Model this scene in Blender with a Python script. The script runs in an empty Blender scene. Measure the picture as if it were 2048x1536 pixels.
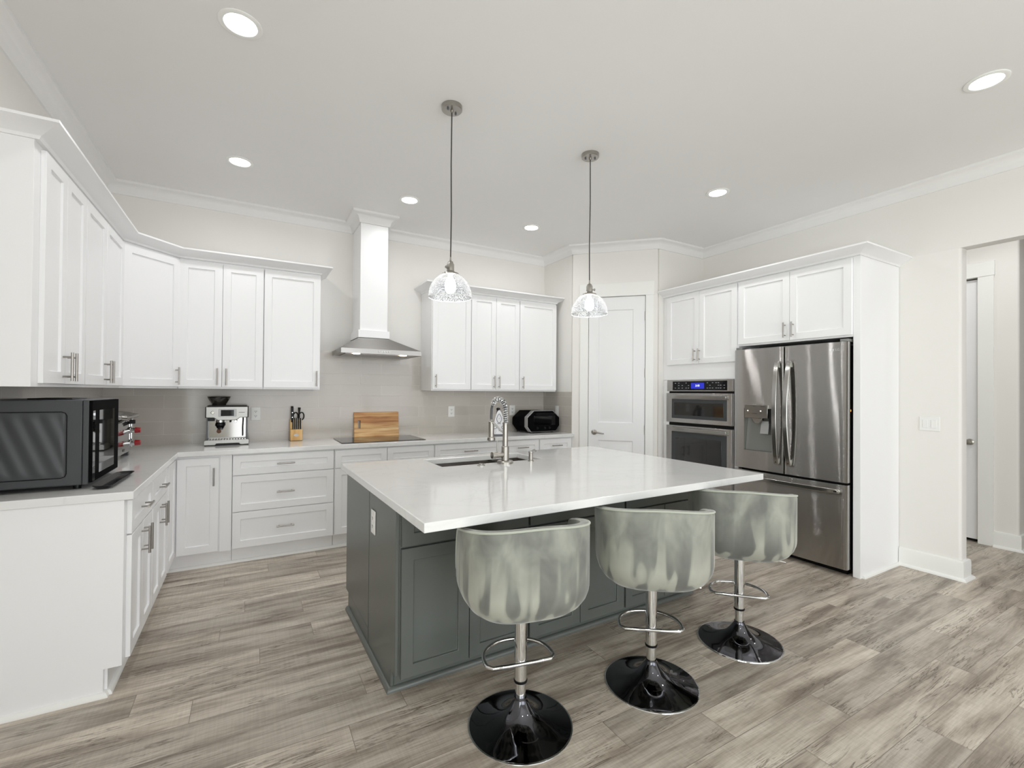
import bpy, bmesh, math, random
from mathutils import Vector, Matrix

random.seed(7)
PI = math.pi
SC = bpy.context.scene
COL = SC.collection

# ---------------------------------------------------------------- camera
cam = bpy.data.cameras.new('camera')
cam.sensor_width = 36.0
cam.lens = 917.86 / 2048 * 36.0
cam.shift_y = (776.48 - 768) / 2048
cam.clip_start = 0.05
cam_o = bpy.data.objects.new('camera', cam)
COL.objects.link(cam_o)
_th, _pit, _roll = 0.5191, 0.0078, 0.0078
_f = Vector((math.sin(_th) * math.cos(_pit), math.cos(_th) * math.cos(_pit), math.sin(_pit)))
_r = Vector((math.cos(_th), -math.sin(_th), 0))
_u = _r.cross(_f)
_r2 = _r * math.cos(_roll) + _u * math.sin(_roll)
_u2 = _u * math.cos(_roll) - _r * math.sin(_roll)
cam_o.matrix_world = Matrix(((_r2.x, _u2.x, -_f.x, 0), (_r2.y, _u2.y, -_f.y, 0), (_r2.z, _u2.z, -_f.z, 1.4042), (0, 0, 0, 1)))
SC.camera = cam_o

# ---------------------------------------------------------------- colour management and daylight
SC.view_settings.view_transform = 'Standard'
SC.view_settings.look = 'None'
SC.view_settings.gamma = 1.0
SC.view_settings.use_curve_mapping = False
SC.view_settings.exposure = 0.08
SC.cycles.max_bounces = 16
SC.cycles.diffuse_bounces = 9
W = bpy.data.worlds.new('World')
SC.world = W
W.use_nodes = True
_nt = W.node_tree
_bg = _nt.nodes['Background']
_sky = _nt.nodes.new('ShaderNodeTexSky')
_sky.sky_type = 'HOSEK_WILKIE'
_sky.sun_direction = (-0.3, -0.5, 0.8)
_sky.turbidity = 4.0
_nt.links.new(_sky.outputs[0], _bg.inputs[0])
_bg.inputs[1].default_value = 0.5
DAY = 112.0          # daylight coming in through the glazing behind the camera
LAMP = 4.0         # one recessed ceiling lamp


def day_light(name, loc, rot, sx, sy, e, col):
    l = bpy.data.lights.new(name, 'AREA')
    l.shape = 'RECTANGLE'
    l.size, l.size_y = sx, sy
    l.energy = e
    l.color = col
    o = bpy.data.objects.new(name, l)
    o.location = loc
    o.rotation_euler = rot
    COL.objects.link(o)


day_light('daylight_rear_glazing', (1.9, -3.25, 1.2), (PI / 2, 0, 0), 4.5, 2.3, DAY, (0.935, 0.96, 1.0))
day_light('daylight_side_window', (-1.0, -1.5, 1.22), (PI / 2, 0, -PI / 2), 2.1, 1.7, DAY * 0.62, (0.92, 1.0, 0.96))


# ---------------------------------------------------------------- materials
def lin(c):
    return tuple(((x / 255) / 12.92 if x / 255 <= 0.04045 else ((x / 255 + 0.055) / 1.055) ** 2.4) for x in c)


def mat(name, rgb, rough=0.5, metal=0.0, coat=0.0, spec=0.5, bump=0.0, bscale=60.0, var=0.0, vscale=4.0, emit=None, es=0.0, aniso=0.0, sheen=0.0):
    m = bpy.data.materials.new(name)
    m.use_nodes = True
    n = m.node_tree.nodes
    L = m.node_tree.links
    b = n['Principled BSDF']
    c = lin(rgb) + (1,)
    b.inputs['Base Color'].default_value = c
    b.inputs['Roughness'].default_value = rough
    b.inputs['Metallic'].default_value = metal
    b.inputs['Coat Weight'].default_value = coat
    b.inputs['Coat Roughness'].default_value = 0.08
    b.inputs['Specular IOR Level'].default_value = spec
    b.inputs['Anisotropic'].default_value = aniso
    if sheen:
        b.inputs['Sheen Weight'].default_value = sheen
        b.inputs['Sheen Roughness'].default_value = 0.4
    if emit:
        b.inputs['Emission Color'].default_value = lin(emit) + (1,)
        b.inputs['Emission Strength'].default_value = es
    tc = n.new('ShaderNodeTexCoord')
    nz = n.new('ShaderNodeTexNoise')
    nz.inputs['Scale'].default_value = vscale
    nz.inputs['Detail'].default_value = 4
    L.new(tc.outputs['Object'], nz.inputs['Vector'])
    mx = n.new('ShaderNodeMix')
    mx.data_type = 'RGBA'
    k = 1 - var
    mx.inputs['A'].default_value = tuple(x * k for x in c[:3]) + (1,)
    mx.inputs['B'].default_value = tuple(min(1, x * (1 + var)) for x in c[:3]) + (1,)
    L.new(nz.outputs['Fac'], mx.inputs['Factor'])
    L.new(mx.outputs['Result'], b.inputs['Base Color'])
    if bump:
        n2 = n.new('ShaderNodeTexNoise')
        n2.inputs['Scale'].default_value = bscale
        n2.inputs['Detail'].default_value = 3
        L.new(tc.outputs['Object'], n2.inputs['Vector'])
        bp = n.new('ShaderNodeBump')
        bp.inputs['Strength'].default_value = bump
        bp.inputs['Distance'].default_value = 0.002
        L.new(n2.outputs['Fac'], bp.inputs['Height'])
        L.new(bp.outputs[0], b.inputs['Normal'])
    return m


M = {}
M['wall'] = mat('wall_paint', (232, 230, 226), 0.75, bump=0.05, bscale=300, var=0.01)
M['ceiling'] = mat('ceiling_paint', (233, 232, 231), 0.85, var=0.01)
M['trim'] = mat('white_trim_paint', (238, 238, 235), 0.4, var=0.005)
M['cab'] = mat('white_cabinet_paint', (242, 242, 243), 0.32, var=0.005)
M['door'] = mat('white_door_paint', (236, 236, 237), 0.38, var=0.005)
M['isl'] = mat('slate_green_cabinet_paint', (94, 98, 94), 0.3, var=0.03, vscale=2)
M['nickel'] = mat('brushed_nickel', (170, 166, 160), 0.3, 1.0, bump=0.05, bscale=200)
M['chrome'] = mat('polished_chrome', (225, 226, 226), 0.05, 1.0)
M['blackchrome'] = mat('dark_mirror_chrome', (92, 92, 97), 0.04, 1.0)
M['black'] = mat('black_plastic', (11, 11, 12), 0.32, spec=0.25, bump=0.1, bscale=400)
M['blackmatte'] = mat('black_satin_plastic', (8, 8, 9), 0.75, spec=0.05)
M['blackgloss'] = mat('black_glass', (6, 6, 8), 0.04, spec=0.3)
M['darkmetal'] = mat('dark_grey_metal', (60, 62, 65), 0.42, 0.0, bump=0.15, bscale=500)
M['mirrorglass'] = mat('mirror_tinted_glass', (52, 52, 53), 0.03, 1.0)
M['gapdark'] = mat('dark_gap', (14, 13, 13), 0.8)
M['stainp'] = mat('plain_stainless', (172, 170, 166), 0.18, 1.0, bump=0.04, bscale=150)
M['satinsteel'] = mat('satin_stainless', (158, 156, 153), 0.33, 1.0, bump=0.03, bscale=150)
M['polsteel'] = mat('polished_stainless', (150, 148, 145), 0.07, 1.0)
M['sinksteel'] = mat('sink_steel', (150, 145, 140), 0.32, 1.0)
M['plate'] = mat('white_plate_plastic', (236, 236, 234), 0.35)
M['slot'] = mat('outlet_slot', (60, 58, 55), 0.6)
M['red'] = mat('red_knob_plastic', (150, 14, 22), 0.25, coat=0.5)
M['tray'] = mat('black_enamel_tray', (13, 14, 18), 0.25, spec=0.3)
M['silver'] = mat('satin_silver_plastic', (168, 168, 168), 0.4, 0.5)
M['hopper'] = mat('smoked_hopper_plastic', (40, 38, 34), 0.12, coat=0.6)
M['ironwhite'] = mat('white_ceramic_soleplate', (235, 235, 238), 0.3)
M['irongrey'] = mat('grey_iron_plastic', (88, 90, 94), 0.35)
M['outline'] = mat('grey_steam_channel', (110, 112, 118), 0.5)
M['blue'] = mat('blue_lit_display', (20, 28, 140), 0.2, emit=(30, 40, 190), es=0.7)
M['digit'] = mat('lit_digits', (200, 210, 255), 0.3, emit=(215, 225, 255), es=1.6)
M['print'] = mat('pale_panel_print', (150, 152, 156), 0.4)
M['led'] = mat('white_led', (255, 255, 255), 0.3, emit=(255, 250, 240), es=5.0)
M['amber'] = mat('amber_led', (255, 150, 60), 0.3, emit=(255, 140, 50), es=3.0)
M['lens'] = mat('lit_lamp_lens', (255, 255, 255), 0.4, emit=(255, 253, 248), es=9.0)
M['hoodlens'] = mat('warm_hood_lamp', (255, 246, 225), 0.4, emit=(255, 240, 210), es=9.0)
M['bulb'] = mat('lit_bulb', (255, 255, 255), 0.4, emit=(255, 253, 248), es=14.0)
M['cord'] = mat('grey_black_cord', (62, 60, 58), 0.6)
M['pipe'] = mat('velvet_piping', (176, 180, 168), 0.8, sheen=0.4)
M['ovenglass'] = mat('dark_oven_glass', (22, 22, 23), 0.05, coat=1.0)
M['liner'] = mat('grey_dispenser_liner', (132, 133, 130), 0.35, 0.4)
M['lawn'] = mat('lawn_grass', (96, 140, 58), 0.9, var=0.3, vscale=3, bump=0.3)
M['wooddark'] = mat('dark_brown_wood', (92, 62, 40), 0.7)  # plain dark brown for the board's glue lines and the portafilter cap


def nodes(m):
    return m.node_tree.nodes, m.node_tree.links, m.node_tree.nodes['Principled BSDF']


def mk(n, t, **k):
    x = n.new(t)
    for a, v in k.items():
        setattr(x, a, v)
    return x


def ramp(n, stops):
    r = n.new('ShaderNodeValToRGB')
    e = r.color_ramp.elements
    while len(e) < len(stops):
        e.new(0.5)
    for el, (p, c) in zip(e, stops):
        el.position = p
        el.color = (lin(c) + (1,)) if len(c) == 3 else c
    return r


def floor_mat():
    m = mat('grey_brown_wood_planks', (150, 140, 126), 0.42)
    n, L, b = nodes(m)
    tc = mk(n, 'ShaderNodeTexCoord')
    br = mk(n, 'ShaderNodeTexBrick', offset=0.0, offset_frequency=2)
    br.inputs['Color1'].default_value = (0, 0, 0, 1)
    br.inputs['Color2'].default_value = (1, 1, 1, 1)
    br.inputs['Mortar'].default_value = (0.5, 0.5, 0.5, 1)
    br.inputs['Scale'].default_value = 1.0
    br.inputs['Mortar Size'].default_value = 0.0012
    br.inputs['Brick Width'].default_value = 1.26
    br.inputs['Row Height'].default_value = 0.168
    # every row of planks starts at its own random place
    sp = mk(n, 'ShaderNodeSeparateXYZ')
    L.new(tc.outputs['Object'], sp.inputs[0])
    dv = mk(n, 'ShaderNodeMath', operation='DIVIDE')
    dv.inputs[1].default_value = 0.168
    L.new(sp.outputs['Y'], dv.inputs[0])
    fl = mk(n, 'ShaderNodeMath', operation='FLOOR')
    L.new(dv.outputs[0], fl.inputs[0])
    wn = mk(n, 'ShaderNodeTexWhiteNoise', noise_dimensions='1D')
    L.new(fl.outputs[0], wn.inputs['W'])
    ma = mk(n, 'ShaderNodeMath', operation='MULTIPLY_ADD')
    ma.inputs[1].default_value = 5.7
    L.new(wn.outputs['Value'], ma.inputs[0])
    L.new(sp.outputs['X'], ma.inputs[2])
    cv = mk(n, 'ShaderNodeCombineXYZ')
    L.new(ma.outputs[0], cv.inputs['X'])
    L.new(sp.outputs['Y'], cv.inputs['Y'])
    L.new(cv.outputs[0], br.inputs['Vector'])
    sep = mk(n, 'ShaderNodeSeparateColor')
    L.new(br.outputs['Color'], sep.inputs[0])
    w = mk(n, 'ShaderNodeMath', operation='MULTIPLY')
    w.inputs[1].default_value = 37.0
    L.new(sep.outputs[0], w.inputs[0])

    def grain(sx, sy, det, sc, dist=0.0):
        mp = mk(n, 'ShaderNodeMapping')
        mp.inputs['Scale'].default_value = (sx, sy, 1)
        L.new(tc.outputs['Object'], mp.inputs['Vector'])
        z = mk(n, 'ShaderNodeTexNoise', noise_dimensions='4D')
        z.inputs['Scale'].default_value = sc
        z.inputs['Detail'].default_value = det
        z.inputs['Roughness'].default_value = 0.6
        z.inputs['Distortion'].default_value = dist
        L.new(mp.outputs[0], z.inputs['Vector'])
        L.new(w.outputs[0], z.inputs['W'])
        return z
    g1 = grain(0.55, 4.6, 7, 2.6, 0.5)
    g2 = grain(2.0, 55.0, 4, 3.0, 0.2)
    g3 = grain(70.0, 3.0, 2, 1.5)
    r1 = ramp(n, [(0.30, (128, 116, 105)), (0.43, (167, 156, 143)), (0.53, (193, 183, 170)), (0.66, (211, 202, 189))])
    L.new(g1.outputs['Fac'], r1.inputs[0])
    # per-plank tone
    tone = mk(n, 'ShaderNodeMapRange')
    tone.inputs['To Min'].default_value = 0.80
    tone.inputs['To Max'].default_value = 1.14
    L.new(sep.outputs[0], tone.inputs[0])
    mu = mk(n, 'ShaderNodeMix', data_type='RGBA', blend_type='MULTIPLY')
    mu.inputs['Factor'].default_value = 1.0
    L.new(r1.outputs[0], mu.inputs['A'])
    L.new(tone.outputs[0], mu.inputs['B'])
    # fine grain and saw marks
    r2 = ramp(n, [(0.35, (0.72, 0.70, 0.67, 1)), (0.55, (1, 1, 1, 1))])
    L.new(g2.outputs['Fac'], r2.inputs[0])
    m2 = mk(n, 'ShaderNodeMix', data_type='RGBA', blend_type='MULTIPLY')
    m2.inputs['Factor'].default_value = 0.7
    L.new(mu.outputs['Result'], m2.inputs['A'])
    L.new(r2.outputs[0], m2.inputs['B'])
    r3 = ramp(n, [(0.4, (0.9, 0.9, 0.9, 1)), (0.6, (1.03, 1.03, 1.03, 1))])
    L.new(g3.outputs['Fac'], r3.inputs[0])
    m3 = mk(n, 'ShaderNodeMix', data_type='RGBA', blend_type='MULTIPLY')
    m3.inputs['Factor'].default_value = 0.6
    L.new(m2.outputs['Result'], m3.inputs['A'])
    L.new(r3.outputs[0], m3.inputs['B'])
    # dark cracks along the grain
    g4 = grain(0.8, 14.0, 5, 2.6, 1.4)
    r4 = ramp(n, [(0.470, (1, 1, 1, 1)), (0.497, (0.34, 0.31, 0.28, 1)), (0.503, (0.34, 0.31, 0.28, 1)), (0.530, (1, 1, 1, 1))])
    L.new(g4.outputs['Fac'], r4.inputs[0])
    g5 = grain(1.2, 3.0, 2, 2.0)
    r5 = ramp(n, [(0.46, (0, 0, 0, 1)), (0.60, (1, 1, 1, 1))])
    L.new(g5.outputs['Fac'], r5.inputs[0])
    m4 = mk(n, 'ShaderNodeMix', data_type='RGBA', blend_type='MULTIPLY')
    L.new(r5.outputs[0], m4.inputs['Factor'])
    L.new(m3.outputs['Result'], m4.inputs['A'])
    L.new(r4.outputs[0], m4.inputs['B'])
    m5 = mk(n, 'ShaderNodeMix', data_type='RGBA')
    m5.inputs['B'].default_value = lin((122, 112, 101)) + (1,)
    L.new(br.outputs['Fac'], m5.inputs['Factor'])
    L.new(m4.outputs['Result'], m5.inputs['A'])
    L.new(m5.outputs['Result'], b.inputs['Base Color'])
    bp = mk(n, 'ShaderNodeBump')
    bp.inputs['Strength'].default_value = 0.15
    bp.inputs['Distance'].default_value = 0.002
    L.new(g2.outputs['Fac'], bp.inputs['Height'])
    L.new(bp.outputs[0], b.inputs['Normal'])
    return m


def quartz_mat():
    m = mat('white_quartz', (232, 232, 229), 0.1, coat=0.25)
    n, L, b = nodes(m)
    tc = mk(n, 'ShaderNodeTexCoord')
    z = mk(n, 'ShaderNodeTexNoise')
    z.inputs['Scale'].default_value = 2.4
    z.inputs['Detail'].default_value = 7
    z.inputs['Distortion'].default_value = 1.2
    L.new(tc.outputs['Object'], z.inputs['Vector'])
    r = ramp(n, [(0.40, (231, 231, 230)), (0.485, (230, 230, 229)), (0.5, (225, 225, 224)), (0.515, (230, 230, 229)), (0.62, (232, 232, 231))])
    L.new(z.outputs['Fac'], r.inputs[0])
    L.new(r.outputs[0], b.inputs['Base Color'])
    return m


def tile_mat():
    m = mat('glossy_grey_beige_tile', (190, 184, 176), 0.16, coat=0.15)
    n, L, b = nodes(m)
    tc = mk(n, 'ShaderNodeTexCoord')
    br = mk(n, 'ShaderNodeTexBrick', offset=0.5, offset_frequency=2)
    br.inputs['Color1'].default_value = lin((190, 184, 176)) + (1,)
    br.inputs['Color2'].default_value = lin((196, 190, 182)) + (1,)
    br.inputs['Mortar'].default_value = lin((214, 209, 202)) + (1,)
    br.inputs['Scale'].default_value = 1.0
    br.inputs['Mortar Size'].default_value = 0.0018
    br.inputs['Mortar Smooth'].default_value = 0.2
    br.inputs['Brick Width'].default_value = 0.41
    br.inputs['Row Height'].default_value = 0.1125
    # (u, v) of the tiles is (distance along the wall, height): the mesh carries it in its UV map
    uv = mk(n, 'ShaderNodeUVMap')
    L.new(uv.outputs[0], br.inputs['Vector'])
    L.new(br.outputs['Color'], b.inputs['Base Color'])
    bp = mk(n, 'ShaderNodeBump', invert=True)
    bp.inputs['Strength'].default_value = 0.6
    bp.inputs['Distance'].default_value = 0.002
    L.new(br.outputs['Fac'], bp.inputs['Height'])
    L.new(bp.outputs[0], b.inputs['Normal'])
    return m


def brushed_mat():
    # horizontally brushed steel: fine grooves run along local x, so reflections stretch up and down
    m = mat('brushed_stainless', (182, 180, 177), 0.075, 1.0)
    n, L, b = nodes(m)
    tc = mk(n, 'ShaderNodeTexCoord')
    mp = mk(n, 'ShaderNodeMapping')
    mp.inputs['Scale'].default_value = (2.0, 2.0, 700.0)
    L.new(tc.outputs['Object'], mp.inputs['Vector'])
    z = mk(n, 'ShaderNodeTexNoise')
    z.inputs['Scale'].default_value = 1.0
    z.inputs['Detail'].default_value = 2
    L.new(mp.outputs[0], z.inputs['Vector'])
    mp2 = mk(n, 'ShaderNodeMapping')
    mp2.inputs['Scale'].default_value = (7.0, 1.0, 1.1)
    L.new(tc.outputs['Object'], mp2.inputs['Vector'])
    z2 = mk(n, 'ShaderNodeTexNoise')
    z2.inputs['Scale'].default_value = 1.0
    z2.inputs['Detail'].default_value = 0
    L.new(mp2.outputs[0], z2.inputs['Vector'])
    b1 = mk(n, 'ShaderNodeBump')
    b1.inputs['Strength'].default_value = 0.22
    b1.inputs['Distance'].default_value = 0.010
    L.new(z2.outputs['Fac'], b1.inputs['Height'])
    # microscopic horizontal scratches: each point leans a little up or down, never sideways
    sc = mk(n, 'ShaderNodeVectorMath', operation='SCALE')
    sc.inputs['Scale'].default_value = 4013.0
    L.new(tc.outputs['Object'], sc.inputs[0])
    w1 = mk(n, 'ShaderNodeTexWhiteNoise', noise_dimensions='4D')
    w2 = mk(n, 'ShaderNodeTexWhiteNoise', noise_dimensions='4D')
    w2.inputs['W'].default_value = 7.3
    L.new(sc.outputs[0], w1.inputs['Vector'])
    L.new(sc.outputs[0], w2.inputs['Vector'])
    df = mk(n, 'ShaderNodeMath', operation='SUBTRACT')
    L.new(w1.outputs['Value'], df.inputs[0])
    L.new(w2.outputs['Value'], df.inputs[1])
    sl = mk(n, 'ShaderNodeMath', operation='MULTIPLY')
    sl.inputs[1].default_value = 0.5
    L.new(df.outputs[0], sl.inputs[0])
    cz = mk(n, 'ShaderNodeCombineXYZ')
    L.new(sl.outputs[0], cz.inputs['Z'])
    ad = mk(n, 'ShaderNodeVectorMath', operation='ADD')
    L.new(b1.outputs[0], ad.inputs[0])
    L.new(cz.outputs[0], ad.inputs[1])
    nm = mk(n, 'ShaderNodeVectorMath', operation='NORMALIZE')
    L.new(ad.outputs[0], nm.inputs[0])
    L.new(nm.outputs[0], b.inputs['Normal'])
    return m


def velvet_mat():
    m = mat('sage_grey_velvet', (150, 150, 145), 0.75, sheen=0.4)
    n, L, b = nodes(m)
    tc = mk(n, 'ShaderNodeTexCoord')
    oi = mk(n, 'ShaderNodeObjectInfo')

    def nz(scale, sc, det, dist=0.0):
        mp = mk(n, 'ShaderNodeMapping')
        mp.inputs['Scale'].default_value = scale
        L.new(tc.outputs['Object'], mp.inputs['Vector'])
        z = mk(n, 'ShaderNodeTexNoise', noise_dimensions='4D')
        z.inputs['Scale'].default_value = sc
        z.inputs['Detail'].default_value = det
        z.inputs['Distortion'].default_value = dist
        L.new(mp.outputs[0], z.inputs['Vector'])
        mu = mk(n, 'ShaderNodeMath', operation='MULTIPLY')
        mu.inputs[1].default_value = 9.0
        L.new(oi.outputs['Random'], mu.inputs[0])
        L.new(mu.outputs[0], z.inputs['W'])
        return z
    st = nz((1, 1, 0.10), 24, 0.0, 0.1)
    cl = nz((1, 1, 0.6), 9, 3, 0.5)
    rs = ramp(n, [(0.42, (94, 95, 91)), (0.49, (112, 114, 108)), (0.52, (150, 151, 140)), (0.60, (168, 168, 156))])
    L.new(st.outputs['Fac'], rs.inputs[0])
    rc = ramp(n, [(0.34, (108, 109, 105)), (0.50, (134, 136, 128)), (0.68, (160, 161, 151))])
    L.new(cl.outputs['Fac'], rc.inputs[0])
    sx = mk(n, 'ShaderNodeSeparateXYZ')
    L.new(tc.outputs['Object'], sx.inputs[0])
    mr = mk(n, 'ShaderNodeMapRange')
    mr.inputs['From Min'].default_value = 0.62
    mr.inputs['From Max'].default_value = 0.80
    mr.inputs['To Min'].default_value = 0.2
    mr.inputs['To Max'].default_value = 1.0
    L.new(sx.outputs['Z'], mr.inputs[0])
    mx = mk(n, 'ShaderNodeMix', data_type='RGBA')
    L.new(mr.outputs[0], mx.inputs['Factor'])
    L.new(rs.outputs[0], mx.inputs['A'])
    L.new(rc.outputs[0], mx.inputs['B'])
    L.new(mx.outputs['Result'], b.inputs['Base Color'])
    return m


def wood_mat(name, c0, c1, c2, axis=(1.2, 12, 12), sc=2.0):
    m = mat(name, c1, 0.45)
    n, L, b = nodes(m)
    tc = mk(n, 'ShaderNodeTexCoord')
    mp = mk(n, 'ShaderNodeMapping')
    mp.inputs['Scale'].default_value = axis
    L.new(tc.outputs['Object'], mp.inputs['Vector'])
    z = mk(n, 'ShaderNodeTexNoise')
    z.inputs['Scale'].default_value = sc
    z.inputs['Detail'].default_value = 5
    z.inputs['Distortion'].default_value = 0.5
    L.new(mp.outputs[0], z.inputs['Vector'])
    r = ramp(n, [(0.32, c0), (0.5, c1), (0.66, c2)])
    L.new(z.outputs['Fac'], r.inputs[0])
    L.new(r.outputs[0], b.inputs['Base Color'])
    return m


def seeded_glass():
    m = bpy.data.materials.new('seeded_clear_glass')
    m.use_nodes = True
    n = m.node_tree.nodes
    L = m.node_tree.links
    n.remove(n['Principled BSDF'])
    out = n['Material Output']
    tc = mk(n, 'ShaderNodeTexCoord')
    vo = mk(n, 'ShaderNodeTexVoronoi')
    vo.inputs['Scale'].default_value = 120
    L.new(tc.outputs['Object'], vo.inputs['Vector'])
    bp = mk(n, 'ShaderNodeBump')
    bp.inputs['Strength'].default_value = 0.7
    bp.inputs['Distance'].default_value = 0.004
    L.new(vo.outputs['Distance'], bp.inputs['Height'])
    tr = mk(n, 'ShaderNodeBsdfTransparent')
    v2 = mk(n, 'ShaderNodeTexNoise')
    v2.inputs['Scale'].default_value = 150
    v2.inputs['Detail'].default_value = 1
    L.new(tc.outputs['Object'], v2.inputs['Vector'])
    rt = ramp(n, [(0.36, (0.52, 0.53, 0.54, 1)), (0.47, (0.95, 0.96, 0.97, 1))])
    L.new(v2.outputs['Fac'], rt.inputs[0])
    L.new(rt.outputs[0], tr.inputs[0])
    gl = mk(n, 'ShaderNodeBsdfGlossy')
    gl.inputs['Roughness'].default_value = 0.12
    L.new(bp.outputs[0], gl.inputs['Normal'])
    di = mk(n, 'ShaderNodeBsdfTranslucent')
    di.inputs[0].default_value = (0.95, 0.95, 0.95, 1)
    ad = mk(n, 'ShaderNodeMixShader')
    ad.inputs[0].default_value = 0.25
    L.new(gl.outputs[0], ad.inputs[1])
    L.new(di.outputs[0], ad.inputs[2])
    lw = mk(n, 'ShaderNodeLayerWeight')
    lw.inputs['Blend'].default_value = 0.35
    L.new(bp.outputs[0], lw.inputs['Normal'])
    rr = ramp(n, [(0.15, (0, 0, 0, 1)), (0.45, (1, 1, 1, 1))])
    L.new(vo.outputs['Distance'], rr.inputs[0])
    iv = mk(n, 'ShaderNodeMapRange')
    iv.inputs['To Min'].default_value = 0.22
    iv.inputs['To Max'].default_value = 0.0
    L.new(rr.outputs[0], iv.inputs[0])
    ma = mk(n, 'ShaderNodeMath', operation='MAXIMUM')
    L.new(lw.outputs['Facing'], ma.inputs[0])
    L.new(iv.outputs[0], ma.inputs[1])
    sc = mk(n, 'ShaderNodeMath', operation='MULTIPLY')
    sc.inputs[1].default_value = 0.8
    L.new(ma.outputs[0], sc.inputs[0])
    mx = mk(n, 'ShaderNodeMixShader')
    L.new(sc.outputs[0], mx.inputs[0])
    L.new(tr.outputs[0], mx.inputs[1])
    L.new(ad.outputs[0], mx.inputs[2])
    L.new(mx.outputs[0], out.inputs['Surface'])
    return m


M['floor'] = floor_mat()
M['quartz'] = quartz_mat()
M['tile'] = tile_mat()
M['steel'] = brushed_mat()
M['velvet'] = velvet_mat()
M['board'] = wood_mat('maple_board_wood', (186, 134, 84), (222, 180, 126), (240, 212, 164), (1.2, 9, 16))
_n, _L, _b = nodes(M['board'])
_tc = mk(_n, 'ShaderNodeTexCoord')
_sx = mk(_n, 'ShaderNodeSeparateXYZ')
_L.new(_tc.outputs['Object'], _sx.inputs[0])
_mr = mk(_n, 'ShaderNodeMapRange')
_mr.inputs['From Max'].default_value = 0.26
_L.new(_sx.outputs['Z'], _mr.inputs[0])
_rp = ramp(_n, [(0.0, (255, 252, 246)), (0.34, (240, 230, 214)), (0.56, (216, 192, 165)), (0.79, (236, 222, 204))])
_rp.color_ramp.interpolation = 'CONSTANT'
_L.new(_mr.outputs[0], _rp.inputs[0])
_mx = mk(_n, 'ShaderNodeMix', data_type='RGBA', blend_type='MULTIPLY')
_mx.inputs['Factor'].default_value = 1.0
_L.new(_b.inputs['Base Color'].links[0].from_socket, _mx.inputs['A'])
_L.new(_rp.outputs[0], _mx.inputs['B'])
_L.new(_mx.outputs['Result'], _b.inputs['Base Color'])
M['block'] = wood_mat('pale_block_wood', (206, 158, 92), (226, 182, 116), (236, 196, 132), (8, 8, 1.5))
M['glass'] = seeded_glass()


# ---------------------------------------------------------------- mesh building
class MB:
    def __init__(s):
        s.bm = bmesh.new()

    def quad(s, *p):
        return s.bm.faces.new([s.bm.verts.new(q) for q in p])

    def box(s, x0, x1, y0, y1, z0, z1):
        v = [s.bm.verts.new((x, y, z)) for x in (x0, x1) for y in (y0, y1) for z in (z0, z1)]
        for f in ((0, 1, 3, 2), (4, 6, 7, 5), (0, 4, 5, 1), (2, 3, 7, 6), (0, 2, 6, 4), (1, 5, 7, 3)):
            s.bm.faces.new([v[i] for i in f])
        return s

    def prism(s, poly, z0, z1, axis='z'):
        def P(a, b, c):
            return {'z': (a, b, c), 'x': (c, a, b), 'y': (a, c, b)}[axis]
        A = [s.bm.verts.new(P(a, b, z0)) for a, b in poly]
        B = [s.bm.verts.new(P(a, b, z1)) for a, b in poly]
        n = len(poly)
        s.bm.faces.new(A[::-1])
        s.bm.faces.new(B)
        for i in range(n):
            s.bm.faces.new((A[i], A[(i + 1) % n], B[(i + 1) % n], B[i]))
        return s

    def rings(s, R, cap=True, closed=True):
        V = [[s.bm.verts.new(p) for p in r] for r in R]
        n = len(V[0])
        for a, b in zip(V, V[1:]):
            for i in range(n if closed else n - 1):
                j = (i + 1) % n
                s.bm.faces.new((a[i], a[j], b[j], b[i]))
        if cap:
            s.bm.faces.new(V[0][::-1])
            s.bm.faces.new(V[-1])
        return s

    def lathe(s, prof, c=(0, 0, 0), n=40, axis='z'):
        R = []
        for r, z in prof:
            r = max(r, 1e-4)
            ring = []
            for i in range(n):
                a = 2 * PI * i / n
                p = (r * math.cos(a), r * math.sin(a), z)
                if axis == 'x':
                    p = (z, p[0], p[1])
                elif axis == 'y':
                    p = (p[1], z, p[0])
                ring.append((p[0] + c[0], p[1] + c[1], p[2] + c[2]))
            R.append(ring)
        return s.rings(R)

    def tube(s, pts, r, n=10, closed=False, sx=1.0, up=None):
        pts = [Vector(p) for p in pts]
        N = len(pts)
        R = []
        prev = None
        for i, p in enumerate(pts):
            if closed:
                t = pts[(i + 1) % N] - pts[i - 1]
            else:
                t = pts[min(i + 1, N - 1)] - pts[max(i - 1, 0)]
            t.normalize()
            if prev is None:
                a = Vector(up) if up else (Vector((0, 0, 1)) if abs(t.z) < 0.9 else Vector((1, 0, 0)))
            else:
                a = prev
            a = (a - t * a.dot(t)).normalized()
            prev = a
            b = t.cross(a)
            rr = r(i / (N - 1)) if callable(r) else r
            R.append([tuple(p + (a * math.cos(2 * PI * k / n) + b * math.sin(2 * PI * k / n) * sx) * rr) for k in range(n)])
        if closed:
            R.append(R[0])
        return s.rings(R, cap=not closed)

    def strip(s, pts, w, t, side):
        # flat bar along pts: width w along `side`, thickness t
        pts = [Vector(p) for p in pts]
        N = len(pts)
        sd = Vector(side).normalized()
        R = []
        for i, p in enumerate(pts):
            d = (pts[min(i + 1, N - 1)] - pts[max(i - 1, 0)]).normalized()
            nn = d.cross(sd).normalized()
            R.append([tuple(p + sd * (w / 2) * a + nn * (t / 2) * b) for a, b in ((-1, -1), (1, -1), (1, 1), (-1, 1))])
        return s.rings(R)


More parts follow.
